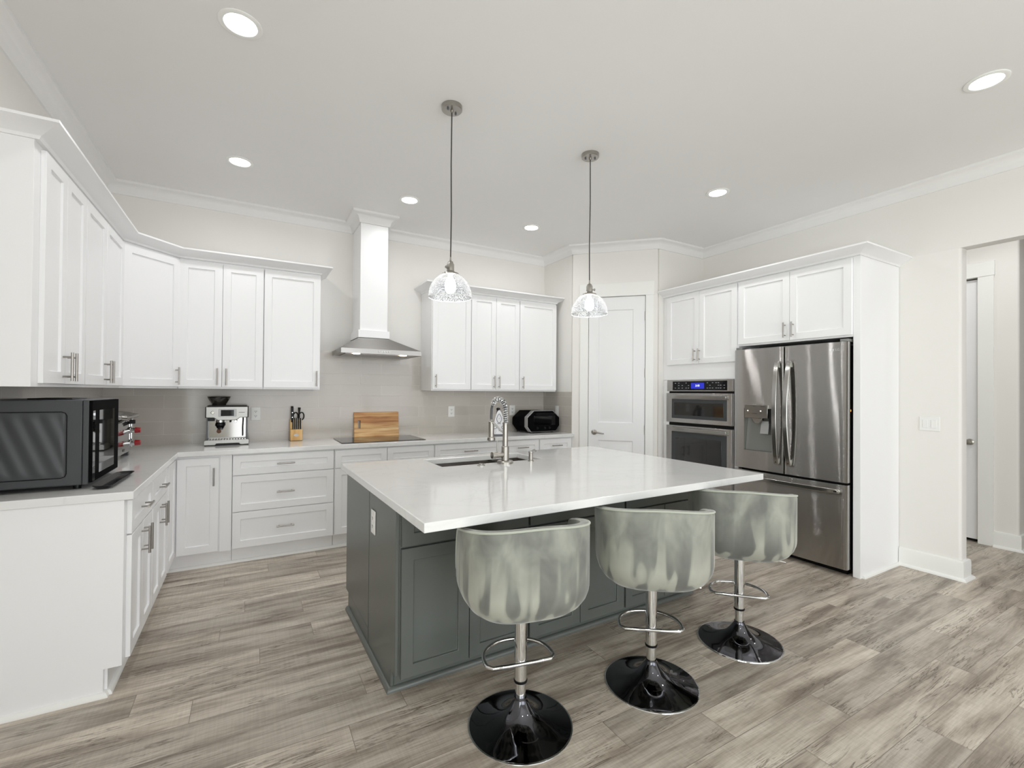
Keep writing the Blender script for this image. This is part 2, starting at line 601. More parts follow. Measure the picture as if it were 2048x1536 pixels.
def add(name, mb, m, parent=None, bev=0.0, seg=2, smooth=True, loc=None, rz=0.0):
    bmesh.ops.remove_doubles(mb.bm, verts=mb.bm.verts, dist=1e-6)
    bmesh.ops.recalc_face_normals(mb.bm, faces=mb.bm.faces)
    me = bpy.data.meshes.new(name)
    mb.bm.to_mesh(me)
    mb.bm.free()
    for q in (m if isinstance(m, (list, tuple)) else [m]):
        me.materials.append(M[q] if isinstance(q, str) else q)
    if smooth:
        for p in me.polygons:
            p.use_smooth = True
        me.set_sharp_from_angle(angle=math.radians(32))
    o = bpy.data.objects.new(name, me)
    COL.objects.link(o)
    if parent:
        o.parent = parent
    if loc:
        o.location = loc
    o.rotation_euler = (0, 0, rz)
    if bev:
        b = o.modifiers.new('bevel', 'BEVEL')
        b.width = bev
        b.segments = seg
        b.limit_method = 'ANGLE'
        b.angle_limit = math.radians(40)
    return o


def tag(o, label, cat, group=None):
    o['label'] = label
    o['category'] = cat
    if group:
        o['group'] = group
    return o


def thing(name, label, cat, loc=(0, 0, 0), rz=0.0, group=None):
    o = bpy.data.objects.new(name, None)
    o.empty_display_size = 0.1
    COL.objects.link(o)
    o.location = loc
    o.rotation_euler = (0, 0, rz)
    return tag(o, label, cat, group)


def struct(name, mb, m, parent=None, bev=0.0, **k):
    o = add(name, mb, m, parent, bev, **k)
    if not parent:
        o['kind'] = 'structure'
    return o


def copy_tree(o, parent=None):
    c = o.copy()
    COL.objects.link(c)
    if parent:
        c.parent = parent
    for ch in [x for x in bpy.data.objects if x.parent == o]:
        copy_tree(ch, c)
    return c


def text_part(name, s, size, m, parent, loc, rot, align='CENTER'):
    cu = bpy.data.curves.new(name, 'FONT')
    cu.body = s
    cu.size = size
    cu.extrude = 0.0006
    cu.align_x = align
    cu.align_y = 'CENTER'
    t = bpy.data.objects.new(name, cu)
    COL.objects.link(t)
    dg = bpy.context.evaluated_depsgraph_get()
    me = bpy.data.meshes.new_from_object(t.evaluated_get(dg))
    bpy.data.objects.remove(t)
    me.materials.clear()
    me.materials.append(M[m])
    o = bpy.data.objects.new(name, me)
    COL.objects.link(o)
    o.parent = parent
    o.location = loc
    o.rotation_euler = rot
    return o


def sweep(mb, path, prof, closed=False):
    """moulding: prof = [(offset to the right of the walking direction, z)], mitred at the corners"""
    P = [Vector((a, b)) for a, b in path]
    N = len(P)

    def nrm(a, b):
        d = (b - a).normalized()
        return Vector((d.y, -d.x))
    R = []
    for i, p in enumerate(P):
        n0 = nrm(P[i - 1], p) if (i > 0 or closed) else None
        n1 = nrm(p, P[(i + 1) % N]) if (i < N - 1 or closed) else None
        if n0 is None:
            m = n1
        elif n1 is None:
            m = n0
        else:
            m = (n0 + n1)
            m = m / max(1e-6, m.length_squared) * 2
        R.append([(p.x + m.x * o, p.y + m.y * o, z) for o, z in prof])
    if closed:
        R.append(R[0])
    mb.rings(R, cap=not closed)
    return mb


# ---------------------------------------------------------------- key dimensions (metres; camera stands at x = y = 0)
XL, YB, XR = -1.048, 4.911, 4.700
ZCEIL = 3.112
PX, PY0 = 3.273, 4.312          # pantry: return wall
DX, DY = 3.947, 3.641           # pantry: end of the angled wall
ZC = 0.926                      # perimeter worktop
OPEN_Y1, OPEN_Y0, OPEN_Z = 1.335, -0.45, 2.531
REAR = -3.4
T = 0.12

# ---------------------------------------------------------------- shell
struct('floor', MB().box(XL - T, 8.2, REAR - T, YB + T, -0.08, 0.0), 'floor', smooth=False)
struct('ceiling', MB().box(XL - T, 8.2, REAR - T, YB + T, ZCEIL, ZCEIL + 0.1), 'ceiling', smooth=False)
struct('wall_back', MB().box(XL - T, PX + T, YB, YB + T, 0, ZCEIL), 'wall', smooth=False)
wl = MB()
wl.box(XL - T, XL, -0.4, YB, 0, ZCEIL).box(XL - T, XL, REAR, -2.6, 0, ZCEIL)
wl.box(XL - T, XL, -2.6, -0.4, 0, 0.35).box(XL - T, XL, -2.6, -0.4, 2.1, ZCEIL)
struct('wall_left', wl, 'wall', smooth=False)
wr = MB()
wr.box(XL - T, -0.4, REAR - T, REAR, 0, ZCEIL).box(4.2, 8.2, REAR - T, REAR, 0, ZCEIL).box(-0.4, 4.2, REAR - T, REAR, 2.4, ZCEIL)
struct('wall_rear', wr, 'wall', smooth=False)
# pantry walls
struct('wall_pantry_side', MB().box(PX, PX + T, PY0 + 0.02, YB, 0, ZCEIL), 'wall', smooth=False)
struct('wall_pantry_front', MB().box(DX + 0.02, XR, DY, DY + T, 0, ZCEIL), 'wall', smooth=False)
dlen = math.hypot(DX - PX, DY - PY0)
ang = math.atan2(DY - PY0, DX - PX)
DS0, DS1, DZ = 0.186, 0.822, 2.503


def dpt(s, off):     # point on the angled wall: s along it, off into the kitchen
    return (PX + math.cos(ang) * s + math.sin(ang) * off, PY0 + math.sin(ang) * s - math.cos(ang) * off)


# local frame of the angled wall: x along, y into the pantry
wd = MB()
wd.box(0, DS0, 0, T, 0, ZCEIL).box(DS1, dlen, 0, T, 0, ZCEIL).box(DS0, DS1, 0, T, DZ, ZCEIL)
struct('wall_pantry_door_side', wd, 'wall', smooth=False, loc=(PX, PY0, 0), rz=ang)

# right wall with the wide opening, rounded (bullnose) ends
wx = MB()
rb = 0.02
pl = [(XR, DY), (XR, OPEN_Y1 + rb)] + [(XR + rb - rb * math.cos(a), OPEN_Y1 + rb - rb * math.sin(a)) for a in [PI / 12 * k for k in range(1, 7)]]
pl += [(XR + T - rb + rb * math.sin(a), OPEN_Y1 + rb - rb * math.cos(a)) for a in [PI / 12 * k for k in range(0, 7)]] + [(XR + T, DY)]
wx.prism(pl, 0, OPEN_Z)
wx.prism([(XR, DY), (XR, OPEN_Y0), (XR + T, OPEN_Y0), (XR + T, DY)], OPEN_Z, ZCEIL)
wx.box(XR, XR + T, REAR, OPEN_Y0, 0, ZCEIL)
struct('wall_right', wx, 'wall')
# hall beyond the opening
HX, HY = 6.03, 1.325
D2Y = 1.594
wh = MB()
wh.prism([(HX, D2Y), (HX, HY + rb)] + [(HX + rb - rb * math.cos(a), HY + rb - rb * math.sin(a)) for a in [PI / 12 * k for k in range(1, 7)]] + [(8.2, HY), (8.2, HY + T), (HX + T, HY + T), (HX + T, D2Y)], 0, ZCEIL)
wh.box(HX, HX + T, D2Y, 2.42, 2.53, ZCEIL).box(HX, HX + T, 2.42, DY + T, 0, ZCEIL)
struct('wall_hall', wh, 'wall')
struct('wall_hall_end', MB().box(XR + T, HX + T, DY, DY + T, 0, ZCEIL), 'wall', smooth=False)
struct('wall_hall_right', MB().box(8.2, 8.3, REAR, HY + T, 0, ZCEIL), 'wall', smooth=False)
# outside ground seen (and reflected) through the glazing
lw = add('lawn', MB().box(-14, 18, -30, REAR - T - 0.01, -0.25, -0.1), 'lawn', smooth=False)
lw['kind'] = 'structure'
lw2 = add('lawn', MB().box(-30, XL - T - 0.01, REAR - T, 12, -0.25, -0.1), 'lawn', smooth=False)
lw2['kind'] = 'structure'
# rear glazing frames
wf = MB()
for x in (-0.4, 1.1, 2.65, 4.14):
    wf.box(x, x + 0.06, REAR - 0.08, REAR - 0.03, 0, 2.4)
wf.box(-0.4, 4.2, REAR - 0.08, REAR - 0.03, 2.34, 2.4).box(-0.4, 4.2, REAR - 0.08, REAR - 0.03, 0, 0.06)
struct('window_1', wf, 'trim', bev=0.003)
wf = MB()
for y in (-2.6, -1.53, -0.46):
    wf.box(XL - 0.08, XL - 0.03, y, y + 0.06, 0.35, 2.1)
wf.box(XL - 0.08, XL - 0.03, -2.6, -0.4, 2.04, 2.1).box(XL - 0.08, XL - 0.03, -2.6, -0.4, 0.35, 0.41)
struct('window_2', wf, 'trim', bev=0.003)

# room crown moulding (walk with the room on the right hand)
CX0, CX1, CYF = 0.908, 1.170, 4.530     # boxed hood chimney
crown_path = [(XL, REAR), (XL, YB), (CX0, YB), (CX0, CYF), (CX1, CYF), (CX1, YB), (PX, YB), (PX, PY0), (DX, DY), (XR, DY), (XR, REAR)]
cp = [(0, 3.015), (0.012, 3.015)]
for k in range(0, 7):
    a = PI / 2 * k / 6
    cp.append((0.018 + 0.062 * (1 - math.cos(a)), 3.028 + 0.062 * math.sin(a)))
cp += [(0.088, 3.096), (0.088, ZCEIL), (0, ZCEIL)]
struct('trim_1', sweep(MB(), crown_path, cp), 'ceiling')

# backsplash tile with its own UVs (metres along the wall, height)
def tile_wall(name, segs):
    bm = bmesh.new()
    uvl = bm.loops.layers.uv.new('UVMap')
    for (x0, y0, x1, y1, nx, ny, z0, z1, u0) in segs:
        ln = math.hypot(x1 - x0, y1 - y0)
        t = 0.006
        f = [(x0 + nx * t, y0 + ny * t, z0), (x1 + nx * t, y1 + ny * t, z0), (x1 + nx * t, y1 + ny * t, z1), (x0 + nx * t, y0 + ny * t, z1)]
        b = [(x0, y0, z0), (x1, y1, z0), (x1, y1, z1), (x0, y0, z1)]
        F = [bm.verts.new(p) for p in f]
        B = [bm.verts.new(p) for p in b]
        fa = bm.faces.new(F)
        for l, (uu, vv) in zip(fa.loops, ((u0, z0), (u0 + ln, z0), (u0 + ln, z1), (u0, z1))):
            l[uvl].uv = (uu, vv - 0.9)
        for i in range(4):
            j = (i + 1) % 4
            g = bm.faces.new((F[i], B[i], B[j], F[j]))
            for l in g.loops:
                l[uvl].uv = (0.2, 0.05)
    me = bpy.data.meshes.new(name)
    bm.to_mesh(me)
    bm.free()
    me.materials.append(M['tile'])
    o = bpy.data.objects.new(name, me)
    COL.objects.link(o)
    o['kind'] = 'structure'
    return o


tile_wall('trim_2', [
    (XL, YB, 0.563, YB, 0, -1, ZC, 1.409, 0.0),
    (0.563, YB, 1.641, YB, 0, -1, ZC, 1.80, 0.563 - XL),
    (1.641, YB, PX, YB, 0, -1, ZC, 1.409, 1.641 - XL),
])
tile_wall('trim_3', [(PX, YB - 0.006, PX, PY0 - 0.0, -1, 0, ZC, 1.409, 0.15)])
tile_wall('trim_4', [(XL, 2.735, XL, YB - 0.006, 1, 0, ZC, 1.409, 0.2)])

# baseboards and shoe mouldings
BB = [(0, 0), (0.018, 0), (0.018, 0.128), (0.014, 0.142), (0.006, 0.146), (0, 0.146)]
SH = [(0, 0.0)] + [(0.02 * math.cos(a), 0.022 * math.sin(a)) for a in [PI / 10 * k for k in range(6)]]
bpath = [(XR, 1.716), (XR, OPEN_Y1), (XR + T, OPEN_Y1), (XR + T, DY)]
struct('baseboard_right', sweep(MB(), bpath, BB), 'trim')
SH18 = [(o + 0.018, z) for o, z in SH]
struct('trim_5', sweep(MB(), bpath, SH18), 'trim')
hpath = [(HX, 1.487), (HX, HY), (8.2, HY)]
struct('baseboard_hall', sweep(MB(), hpath, BB), 'trim')
struct('trim_6', sweep(MB(), hpath, SH18), 'trim')

# ---------------------------------------------------------------- pantry door (angled wall)
def panel_slab(mb, x0, x1, z0, z1, y, t, panels, dep=0.010, rim=0.035):
    """moulded door: slab with raised panels sunk in `panels` [(x0,x1,z0,z1)]"""
    xs = sorted({x0, x1} | {p[0] for p in panels} | {p[1] for p in panels})
    zs = sorted({z0, z1} | {p[2] for p in panels} | {p[3] for p in panels})
    for a, b in zip(xs, xs[1:]):
        for c, d in zip(zs, zs[1:]):
            if any(p[0] <= a and b <= p[1] and p[2] <= c and d <= p[3] for p in panels):
                continue
            mb.quad((a, y, c), (b, y, c), (b, y, d), (a, y, d))
    for (a, b, c, d) in panels:
        def ring(i, dy):
            return [(a + i, y + dy, c + i), (b - i, y + dy, c + i), (b - i, y + dy, d - i), (a + i, y + dy, d - i)]
        R = [ring(0, 0), ring(0.010, dep), ring(0.018, dep), ring(rim + 0.018, 0.002)]
        V = [[mb.bm.verts.new(p) for p in r] for r in R]
        for q, r in zip(V, V[1:]):
            for i in range(4):
                mb.bm.faces.new((q[i], q[(i + 1) % 4], r[(i + 1) % 4], r[i]))
        mb.bm.faces.new(V[-1])
    # edges and back
    mb.quad((x0, y + t, z0), (x0, y + t, z1), (x1, y + t, z1), (x1, y + t, z0))
    mb.quad((x0, y, z0), (x0, y, z1), (x0, y + t, z1), (x0, y + t, z0))
    mb.quad((x1, y, z0), (x1, y + t, z0), (x1, y + t, z1), (x1, y, z1))
    mb.quad((x0, y, z1), (x1, y, z1), (x1, y + t, z1), (x0, y + t, z1))
    mb.quad((x0, y, z0), (x0, y + t, z0), (x1, y + t, z0), (x1, y, z0))
    return mb


pd = MB()
panel_slab(pd, DS0 + 0.004, DS1 - 0.004, 0.012, DZ - 0.005, 0.0, 0.035, [(0.302, 0.690, 1.06, 2.352), (0.302, 0.690, 0.25, 0.858)])
pdo = add('door_1', pd, 'door', loc=(PX, PY0, 0), rz=ang)
pdo['kind'] = 'structure'
jb = MB()
jb.box(DS0, DS1, 0.05, 0.06, 0, DZ)
add('gap_shade_sheet', jb, 'gapdark', pdo)  # near-black sheet behind the slab, painted as the shade in the door gaps
hd = MB()
hd.lathe([(0.031, 0), (0.031, -0.006), (0.024, -0.012), (0.012, -0.016), (0.011, -0.050)], (0.258, 0, 0.948), 28, 'y')
hd.tube([(0.258, -0.046, 0.948), (0.275, -0.052, 0.948), (0.31, -0.053, 0.945), (0.35, -0.050, 0.938), (0.372, -0.048, 0.936)], lambda t: 0.011 - 0.004 * t, 12)
add('lever_handle', hd, 'nickel', pdo)
for z in (0.987, 1.627, 2.269):
    add('hinge', MB().box(DS1 - 0.006, DS1 + 0.003, -0.006, 0.004, z - 0.05, z + 0.05).lathe([(0.007, -0.052), (0.007, 0.052)], (DS1 - 0.001, -0.008, z), 12), 'nickel', pdo)
cs = MB()
cs.box(0.092, DS0, -0.018, 0, 0, DZ).box(DS1, 0.908, -0.018, 0, 0, DZ).box(0.084, 0.914, -0.022, 0, DZ, 2.655)
struct('trim_7', cs, 'trim', bev=0.002, loc=(PX, PY0, 0), rz=ang)

# hall door
hdoor = MB()
panel_slab(hdoor, 0.004, 0.80, 0.03, 2.515, 0.0, 0.035, [(0.14, 0.66, 1.06, 2.36), (0.14, 0.66, 0.25, 0.86)])
hdo = add('door_2', hdoor, 'door', loc=(HX + 0.02, D2Y + 0.806, 0), rz=-PI / 2)
hdo['kind'] = 'structure'
hk = MB()
hk.lathe([(0.030, 0), (0.030, -0.006), (0.012, -0.012), (0.011, -0.03), (0.024, -0.036), (0.028, -0.05), (0.022, -0.062), (0.004, -0.066)], (0.744, 0, 0.955), 24, 'y')
add('knob', hk, 'nickel', hdo)
add('gap_shade_sheet', MB().box(-0.02, 0.82, 0.06, 0.07, 0, 2.53), 'gapdark', hdo)  # same dark sheet, colours the shade round the hall door
cs = MB()
cs.box(0.806, 0.914, -0.018, 0.0, 0, 2.53).box(-0.11, 0.0, -0.018, 0, 0, 2.53).box(-0.12, 0.922, -0.022, 0, 2.53, 2.668)
struct('trim_8', cs, 'trim', bev=0.002, loc=(HX, D2Y + 0.806, 0), rz=-PI / 2)

# ---------------------------------------------------------------- cabinets
def shaker(x0, x1, z0, z1, yb=0.0, t=0.02, st=0.057, rec=0.011):
    mb = MB()
    y = yb - t
    st = min(st, (x1 - x0) * 0.3, (z1 - z0) * 0.34)

    def ring(i, yy):
        return [(x0 + i, yy, z0 + i), (x1 - i, yy, z0 + i), (x1 - i, yy, z1 - i), (x0 + i, yy, z1 - i)]
    mb.rings([ring(0, yb), ring(0, y), ring(st, y), ring(st + 0.002, y + rec)])
    return mb


def bar_pull(c, L, axis, off=0.034, r=0.006):
    mb = MB()
    x, y, z = c
    h = L / 2
    if axis == 'z':
        mb.tube([(x, y - off, z - h), (x, y - off, z + h)], r, 12)
        for s in (-0.68, 0.68):
            mb.tube([(x, y, z + s * h), (x, y - off, z + s * h)], 0.0045, 8)
    else:
        mb.tube([(x - h, y - off, z), (x + h, y - off, z)], r, 12)
        for s in (-0.68, 0.68):
            mb.tube([(x + s * h, y, z), (x + s * h, y - off, z)], 0.0045, 8)
    return mb


def front(root, name, x0, x1, z0, z1, m, pull=None, PL=0.14, t=0.02):
    d = add(name, shaker(x0, x1, z0, z1, t=t), m, root, bev=0.0012, seg=1)
    if pull:
        ax, px, pz = pull
        add('handle', bar_pull((px, -t, pz), PL, ax), 'nickel', d)
    return d


def base_body(root, w, d=0.56, m='cab', toe=0.055, top=0.8875, x0=0.001):
    b = MB()
    b.box(x0, w - 0.001, 0, d, 0.122, top)
    b.box(x0, w - 0.001, toe, d, 0.0, 0.122)
    return add('body', b, m, root, bev=0.001, seg=1)


GB = 'white base cabinets under the perimeter worktop'
GU = 'white wall cabinets'
# -- left run: front faces +x, local x runs along +y
FXL = -0.500
c = thing('base_cabinet', 'white base cabinet at the near end of the left run, under the microwave', 'cabinet', (FXL, 2.765, 0), PI / 2, GB)
base_body(c, 0.577, 0.54)
front(c, 'drawer', 0.034, 0.566, 0.715, 0.875, 'cab', ('x', 0.30, 0.795))
front(c, 'door', 0.034, 0.297, 0.132, 0.708, 'cab', ('z', 0.266, 0.617))
front(c, 'door', 0.302, 0.566, 0.132, 0.708, 'cab', ('z', 0.335, 0.617))
sp = MB().prism([(0.0, 0.122), (0.0, 0.8875), (0.546, 0.8875), (0.546, 0.0), (0.066, 0.0), (0.066, 0.122)], -0.019, 0.0, 'x')
add('side_panel', sp, 'cab', c, bev=0.0015, seg=1)
c = thing('base_cabinet', 'white base cabinet in the left run, below the toaster', 'cabinet', (FXL, 3.342, 0), PI / 2, GB)
base_body(c, 0.577, 0.54)
front(c, 'drawer', 0.006, 0.545, 0.715, 0.875, 'cab', ('x', 0.27, 0.795))
front(c, 'door', 0.006, 0.278, 0.132, 0.708, 'cab', ('z', 0.248, 0.617))
front(c, 'door', 0.283, 0.552, 0.132, 0.708, 'cab', ('z', 0.320, 0.617))

# -- corner cabinet (two leaves at a right angle), root at the inner corner
FYB = 4.310
c = thing('corner_base_cabinet', 'white corner base cabinet with two doors meeting in the inside corner', 'cabinet', (FXL, FYB, 0), 0)
b = MB()
b.prism([(0, 0), (0, -0.389), (-0.54, -0.389), (-0.54, 0.595), (0.384, 0.595), (0.384, 0)], 0.122, 0.8875)
b.prism([(-0.055, 0.055), (-0.055, -0.389), (-0.54, -0.389), (-0.54, 0.595), (0.384, 0.595), (0.384, 0.055)], 0.0, 0.122)
add('body', b, 'cab', c, bev=0.001, seg=1)
d = add('door', shaker(0.026, 0.295, 0.132, 0.868), 'cab', c, bev=0.0012, seg=1)
add('handle', bar_pull((0.263, -0.02, 0.722), 0.14, 'z'), 'nickel', d)
d2 = shaker(-0.37, -0.026, 0.132, 0.868)
bmesh.ops.rotate(d2.bm, verts=d2.bm.verts, cent=(0, 0, 0), matrix=Matrix.Rotation(PI / 2, 3, 'Z'))
add('door', d2, 'cab', c, bev=0.0012, seg=1)
add('filler_strip', MB().box(0.303, 0.384, -0.012, 0, 0.122, 0.885), 'cab', c, bev=0.001, seg=1)

# -- back run
def run_cab(x0, x1, label, name='base_cabinet', fronts=(), grp=GB):
    c = thing(name, label, 'cabinet', (x0, FYB, 0), 0, grp)
    base_body(c, x1 - x0, 0.59)
    for f in fronts:
        front(c, *f)
    return c


w = 0.770
run_cab(-0.115, 0.655, 'white three-drawer base cabinet below the knife block', 'drawer_cabinet', [
    ('drawer', 0.005, w - 0.006, 0.717, 0.875, 'cab', ('x', w / 2, 0.796), 0.135),
    ('drawer', 0.005, w - 0.006, 0.424, 0.711, 'cab', ('x', w / 2, 0.562), 0.135),
    ('drawer', 0.005, w - 0.006, 0.132, 0.418, 'cab', ('x', w / 2, 0.275), 0.135)])
run_cab(0.656, 1.581, 'white base cabinet below the black cooktop, with plain false drawer fronts', fronts=[
    ('drawer_front', 0.006, 0.460, 0.717, 0.875, 'cab'), ('drawer_front', 0.466, 0.919, 0.717, 0.875, 'cab'),
    ('door', 0.006, 0.460, 0.132, 0.711, 'cab', ('z', 0.425, 0.62)), ('door', 0.466, 0.919, 0.132, 0.711, 'cab', ('z', 0.50, 0.62))])
run_cab(1.582, 2.350, 'white base cabinet just right of the cooktop, behind the faucet', fronts=[
    ('drawer', 0.006, 0.755, 0.717, 0.875, 'cab', ('x', 0.38, 0.80), 0.15),
    ('door', 0.006, 0.378, 0.132, 0.711, 'cab', ('z', 0.345, 0.62)), ('door', 0.383, 0.755, 0.132, 0.711, 'cab', ('z', 0.418, 0.62))])
run_cab(2.351, 2.808, 'white narrow base cabinet below the left half of the black oven', fronts=[
    ('drawer', 0.012, 0.450, 0.717, 0.875, 'cab', ('x', 0.232, 0.80), 0.135), ('door', 0.012, 0.450, 0.132, 0.711, 'cab', ('z', 0.41, 0.62))])
run_cab(2.809, 3.271, 'white narrow base cabinet at the right end, against the pantry wall', fronts=[
    ('drawer', 0.008, 0.440, 0.717, 0.875, 'cab', ('x', 0.226, 0.80), 0.135), ('door', 0.008, 0.440, 0.132, 0.711, 'cab', ('z', 0.05, 0.62))])
# shoe moulding at the floor
struct('trim_9', sweep(MB(), [(XL, 2.746), (-0.566, 2.746), (-0.566, 2.77), (-0.555, 2.77), (-0.555, 4.365), (PX, 4.365)], SH), 'trim')

# -- worktop
wt = MB()
wt.prism([(XL, 2.737), (-0.465, 2.737), (-0.465, 4.264), (PX, 4.264), (PX, YB), (XL, YB)], ZC - 0.038, ZC)
tag(add('worktop', wt, 'quartz', bev=0.003), 'white quartz worktop running round the left and back walls', 'worktop')

# -- wall cabinets
ZU0, ZU1 = 1.410, 2.470
UX, UY = -0.810, 4.571          # frame planes


def wall_cab(x0, x1, loc, rz, label, fronts, name='wall_cabinet', depth=0.336, grp=GU, lift=0.0):
    c = thing(name, label, 'cabinet', loc, rz, grp)
    add('body', MB().box(x0 + 0.0005, x1 - 0.0005, 0, depth, 0, ZU1 - ZU0), 'cab', c, bev=0.001, seg=1)
    for f in fronts:
        front(c, *f)
    return c


Z0, Z1 = 0.016, 1.044
HZ = 0.10
wall_cab(0, 0.652, (UX, 2.713, ZU0), PI / 2, 'white wall cabinet above the microwave, nearest the camera', [
    ('door', 0.068, 0.338, Z0, Z1, 'cab', ('z', 0.308, HZ), 0.14), ('door', 0.342, 0.648, Z0, Z1, 'cab', ('z', 0.374, HZ), 0.14)], depth=0.237)
wall_cab(0, 0.877, (UX, 3.366, ZU0), PI / 2, 'white wall cabinet on the left wall, between the microwave one and the corner one', [
    ('door', 0.005, 0.414, Z0, Z1, 'cab', ('z', 0.382, HZ), 0.14), ('door', 0.418, 0.868, Z0, Z1, 'cab', ('z', 0.447, HZ), 0.14)], depth=0.237)
# diagonal corner
ca = math.atan2(4.571 - 4.250, -0.507 + 0.810)
c = thing('corner_wall_cabinet', 'white diagonal corner wall cabinet left of the coffee machine', 'cabinet', (UX, 4.2445, ZU0), ca, GU)
lw_ = math.hypot(0.303, 0.327)
ci, si = math.cos(-ca), math.sin(-ca)


def toloc(x, y):
    dx, dy = x - UX, y - 4.2445
    return (dx * ci - dy * si, dx * si + dy * ci)


b = MB()
b.prism([toloc(*q) for q in [(UX, 4.2445), (-0.508, 4.571), (-0.508, YB - 0.001), (XL + 0.001, YB - 0.001), (XL + 0.001, 4.2445)]], 0, ZU1 - ZU0)
add('body', b, 'cab', c, bev=0.001, seg=1)
front(c, 'door', 0.006, lw_ - 0.004, Z0, Z1, 'cab', ('z', lw_ - 0.038, HZ), 0.14, 0.018)
wall_cab(0, 0.606, (-0.506, UY, ZU0), 0, 'white two-door wall cabinet above the coffee machine', [
    ('door', 0.004, 0.300, Z0, Z1, 'cab', ('z', 0.270, HZ), 0.14), ('door', 0.303, 0.602, Z0, Z1, 'cab', ('z', 0.334, HZ), 0.14)])
wall_cab(0, 0.462, (0.101, UY, ZU0), 0, 'white single-door wall cabinet above the knife block, left of the hood', [
    ('door', 0.004, 0.456, Z0, Z1, 'cab', ('z', 0.428, HZ), 0.14)])
wall_cab(0, 0.445, (1.641, UY, ZU0), 0, 'white single-door wall cabinet just right of the hood', [
    ('door', 0.006, 0.441, Z0, Z1, 'cab', ('z', 0.038, HZ), 0.14)])
wall_cab(0, 0.612, (2.087, UY, ZU0), 0, 'white two-door wall cabinet in the middle of the right-hand row', [
    ('door', 0.004, 0.304, Z0, Z1, 'cab', ('z', 0.276, HZ), 0.14), ('door', 0.308, 0.608, Z0, Z1, 'cab', ('z', 0.340, HZ), 0.14)])
wall_cab(0, 0.520, (2.700, UY, ZU0), 0, 'white single-door wall cabinet above the black countertop oven, beside the pantry wall', [
    ('door', 0.004, 0.514, Z0, Z1, 'cab', ('z', 0.040, HZ), 0.14)])
# crowns on the cabinets
KP = [(-0.02, 2.4705), (0.003, 2.4705), (0.010, 2.484), (0.078, 2.520), (0.088, 2.524), (0.088, 2.536), (-0.02, 2.536)]
k = sweep(MB(), [(XL, 2.713), (-0.797, 2.713), (-0.797, 4.238), (-0.509, 4.556), (0.563, 4.556), (0.563, YB)], KP)
tag(add('cabinet_crown', k, 'cab'), 'white crown moulding along the wall cabinets left of the hood', 'moulding')
k = sweep(MB(), [(1.641, YB), (1.641, 4.556), (3.220, 4.556), (3.220, YB)], KP)
tag(add('cabinet_crown', k, 'cab'), 'white crown moulding along the wall cabinets right of the hood', 'moulding')

# ---------------------------------------------------------------- tall oven cabinet and fridge surround (front faces -x)
FX = 4.045
TZ = 2.470
c = thing('oven_cabinet', 'tall white cabinet around the built-in ovens, beside the pantry door', 'cabinet', (FX, 3.640, 0), -PI / 2)
b = MB()
ow0, ow1 = 0.084, 0.872
b.box(0.001, 0.914, 0.0, 0.64, 1.546, TZ).box(0.001, 0.914, 0.0, 0.64, 0.122, 0.462).box(0.001, 0.914, 0.05, 0.64, 0, 0.122)
b.box(0.001, ow0, 0, 0.64, 0.462, 1.546).box(ow1, 0.914, 0, 0.64, 0.462, 1.546)
add('body', b, 'cab', c, bev=0.001, seg=1)
front(c, 'door', 0.060, 0.478, 1.712, 2.458, 'cab', ('z', 0.435, 1.80), 0.13)
front(c, 'door', 0.482, 0.904, 1.712, 2.458, 'cab', ('z', 0.492, 1.80), 0.13)
front(c, 'drawer', 0.060, 0.904, 0.14, 0.44, 'cab', ('x', 0.46, 0.29), 0.15)
c = thing('fridge_cabinet', 'white two-door cabinet above the refrigerator with its tall side panel', 'cabinet', (FX, 2.724, 0), -PI / 2)
add('body', MB().box(0, 0.953, 0, 0.64, 1.852, TZ), 'cab', c, bev=0.001, seg=1)
front(c, 'door', 0.004, 0.479, 1.868, 2.458, 'cab', ('z', 0.447, 1.955), 0.13)
front(c, 'door', 0.483, 0.950, 1.868, 2.458, 'cab', ('z', 0.515, 1.955), 0.13)
add('side_panel', MB().box(0.954, 1.004, 0, 0.65, 0, TZ), 'cab', c, bev=0.0015, seg=1)
k = sweep(MB(), [(XR, 1.720), (FX - 0.02, 1.720), (FX - 0.02, DY)], [(-o, z) for o, z in KP])
tag(add('cabinet_crown', k, 'cab'), 'white crown moulding over the oven and refrigerator cabinets', 'moulding')
struct('trim_10', sweep(MB(), [(FX + 0.03, 1.7195), (XR - 0.02, 1.7195)], [(o, z) for o, z in SH]), 'trim')

# wall oven and microwave combination
c = thing('wall_oven', 'stainless built-in oven and microwave stack in the tall white cabinet', 'oven', (FX, 3.640, 0), -PI / 2)
x0, x1 = 0.082, 0.874
add('chassis', MB().box(ow0 + 0.003, ow1 - 0.003, -0.004, 0.5, 0.465, 1.543), 'gapdark', c)
add('control_panel', MB().box(x0, x1, -0.035, -0.004, 1.424, 1.544), 'steel', c, bev=0.002)
add('control_glass', MB().box(0.160, 0.818, -0.037, -0.035, 1.434, 1.530), 'blackgloss', c, bev=0.001)
dsp = add('display', MB().box(0.400, 0.560, -0.0385, -0.037, 1.452, 1.512), 'blue', c)
text_part('clock_digits', '3:10', 0.030, 'digit', dsp, (0.480, -0.039, 1.482), (PI / 2, 0, 0))
for gx in (0.19, 0.235, 0.28, 0.33, 0.36, 0.59, 0.62, 0.65, 0.69, 0.715, 0.74, 0.78):
    for gz in (1.455, 1.482, 1.508):
        if (int(gx * 1000) + int(gz * 1000)) % 4:
            add('touch_key', MB().box(gx, gx + 0.016, -0.0375, -0.037, gz, gz + 0.006), 'print', c, smooth=False)


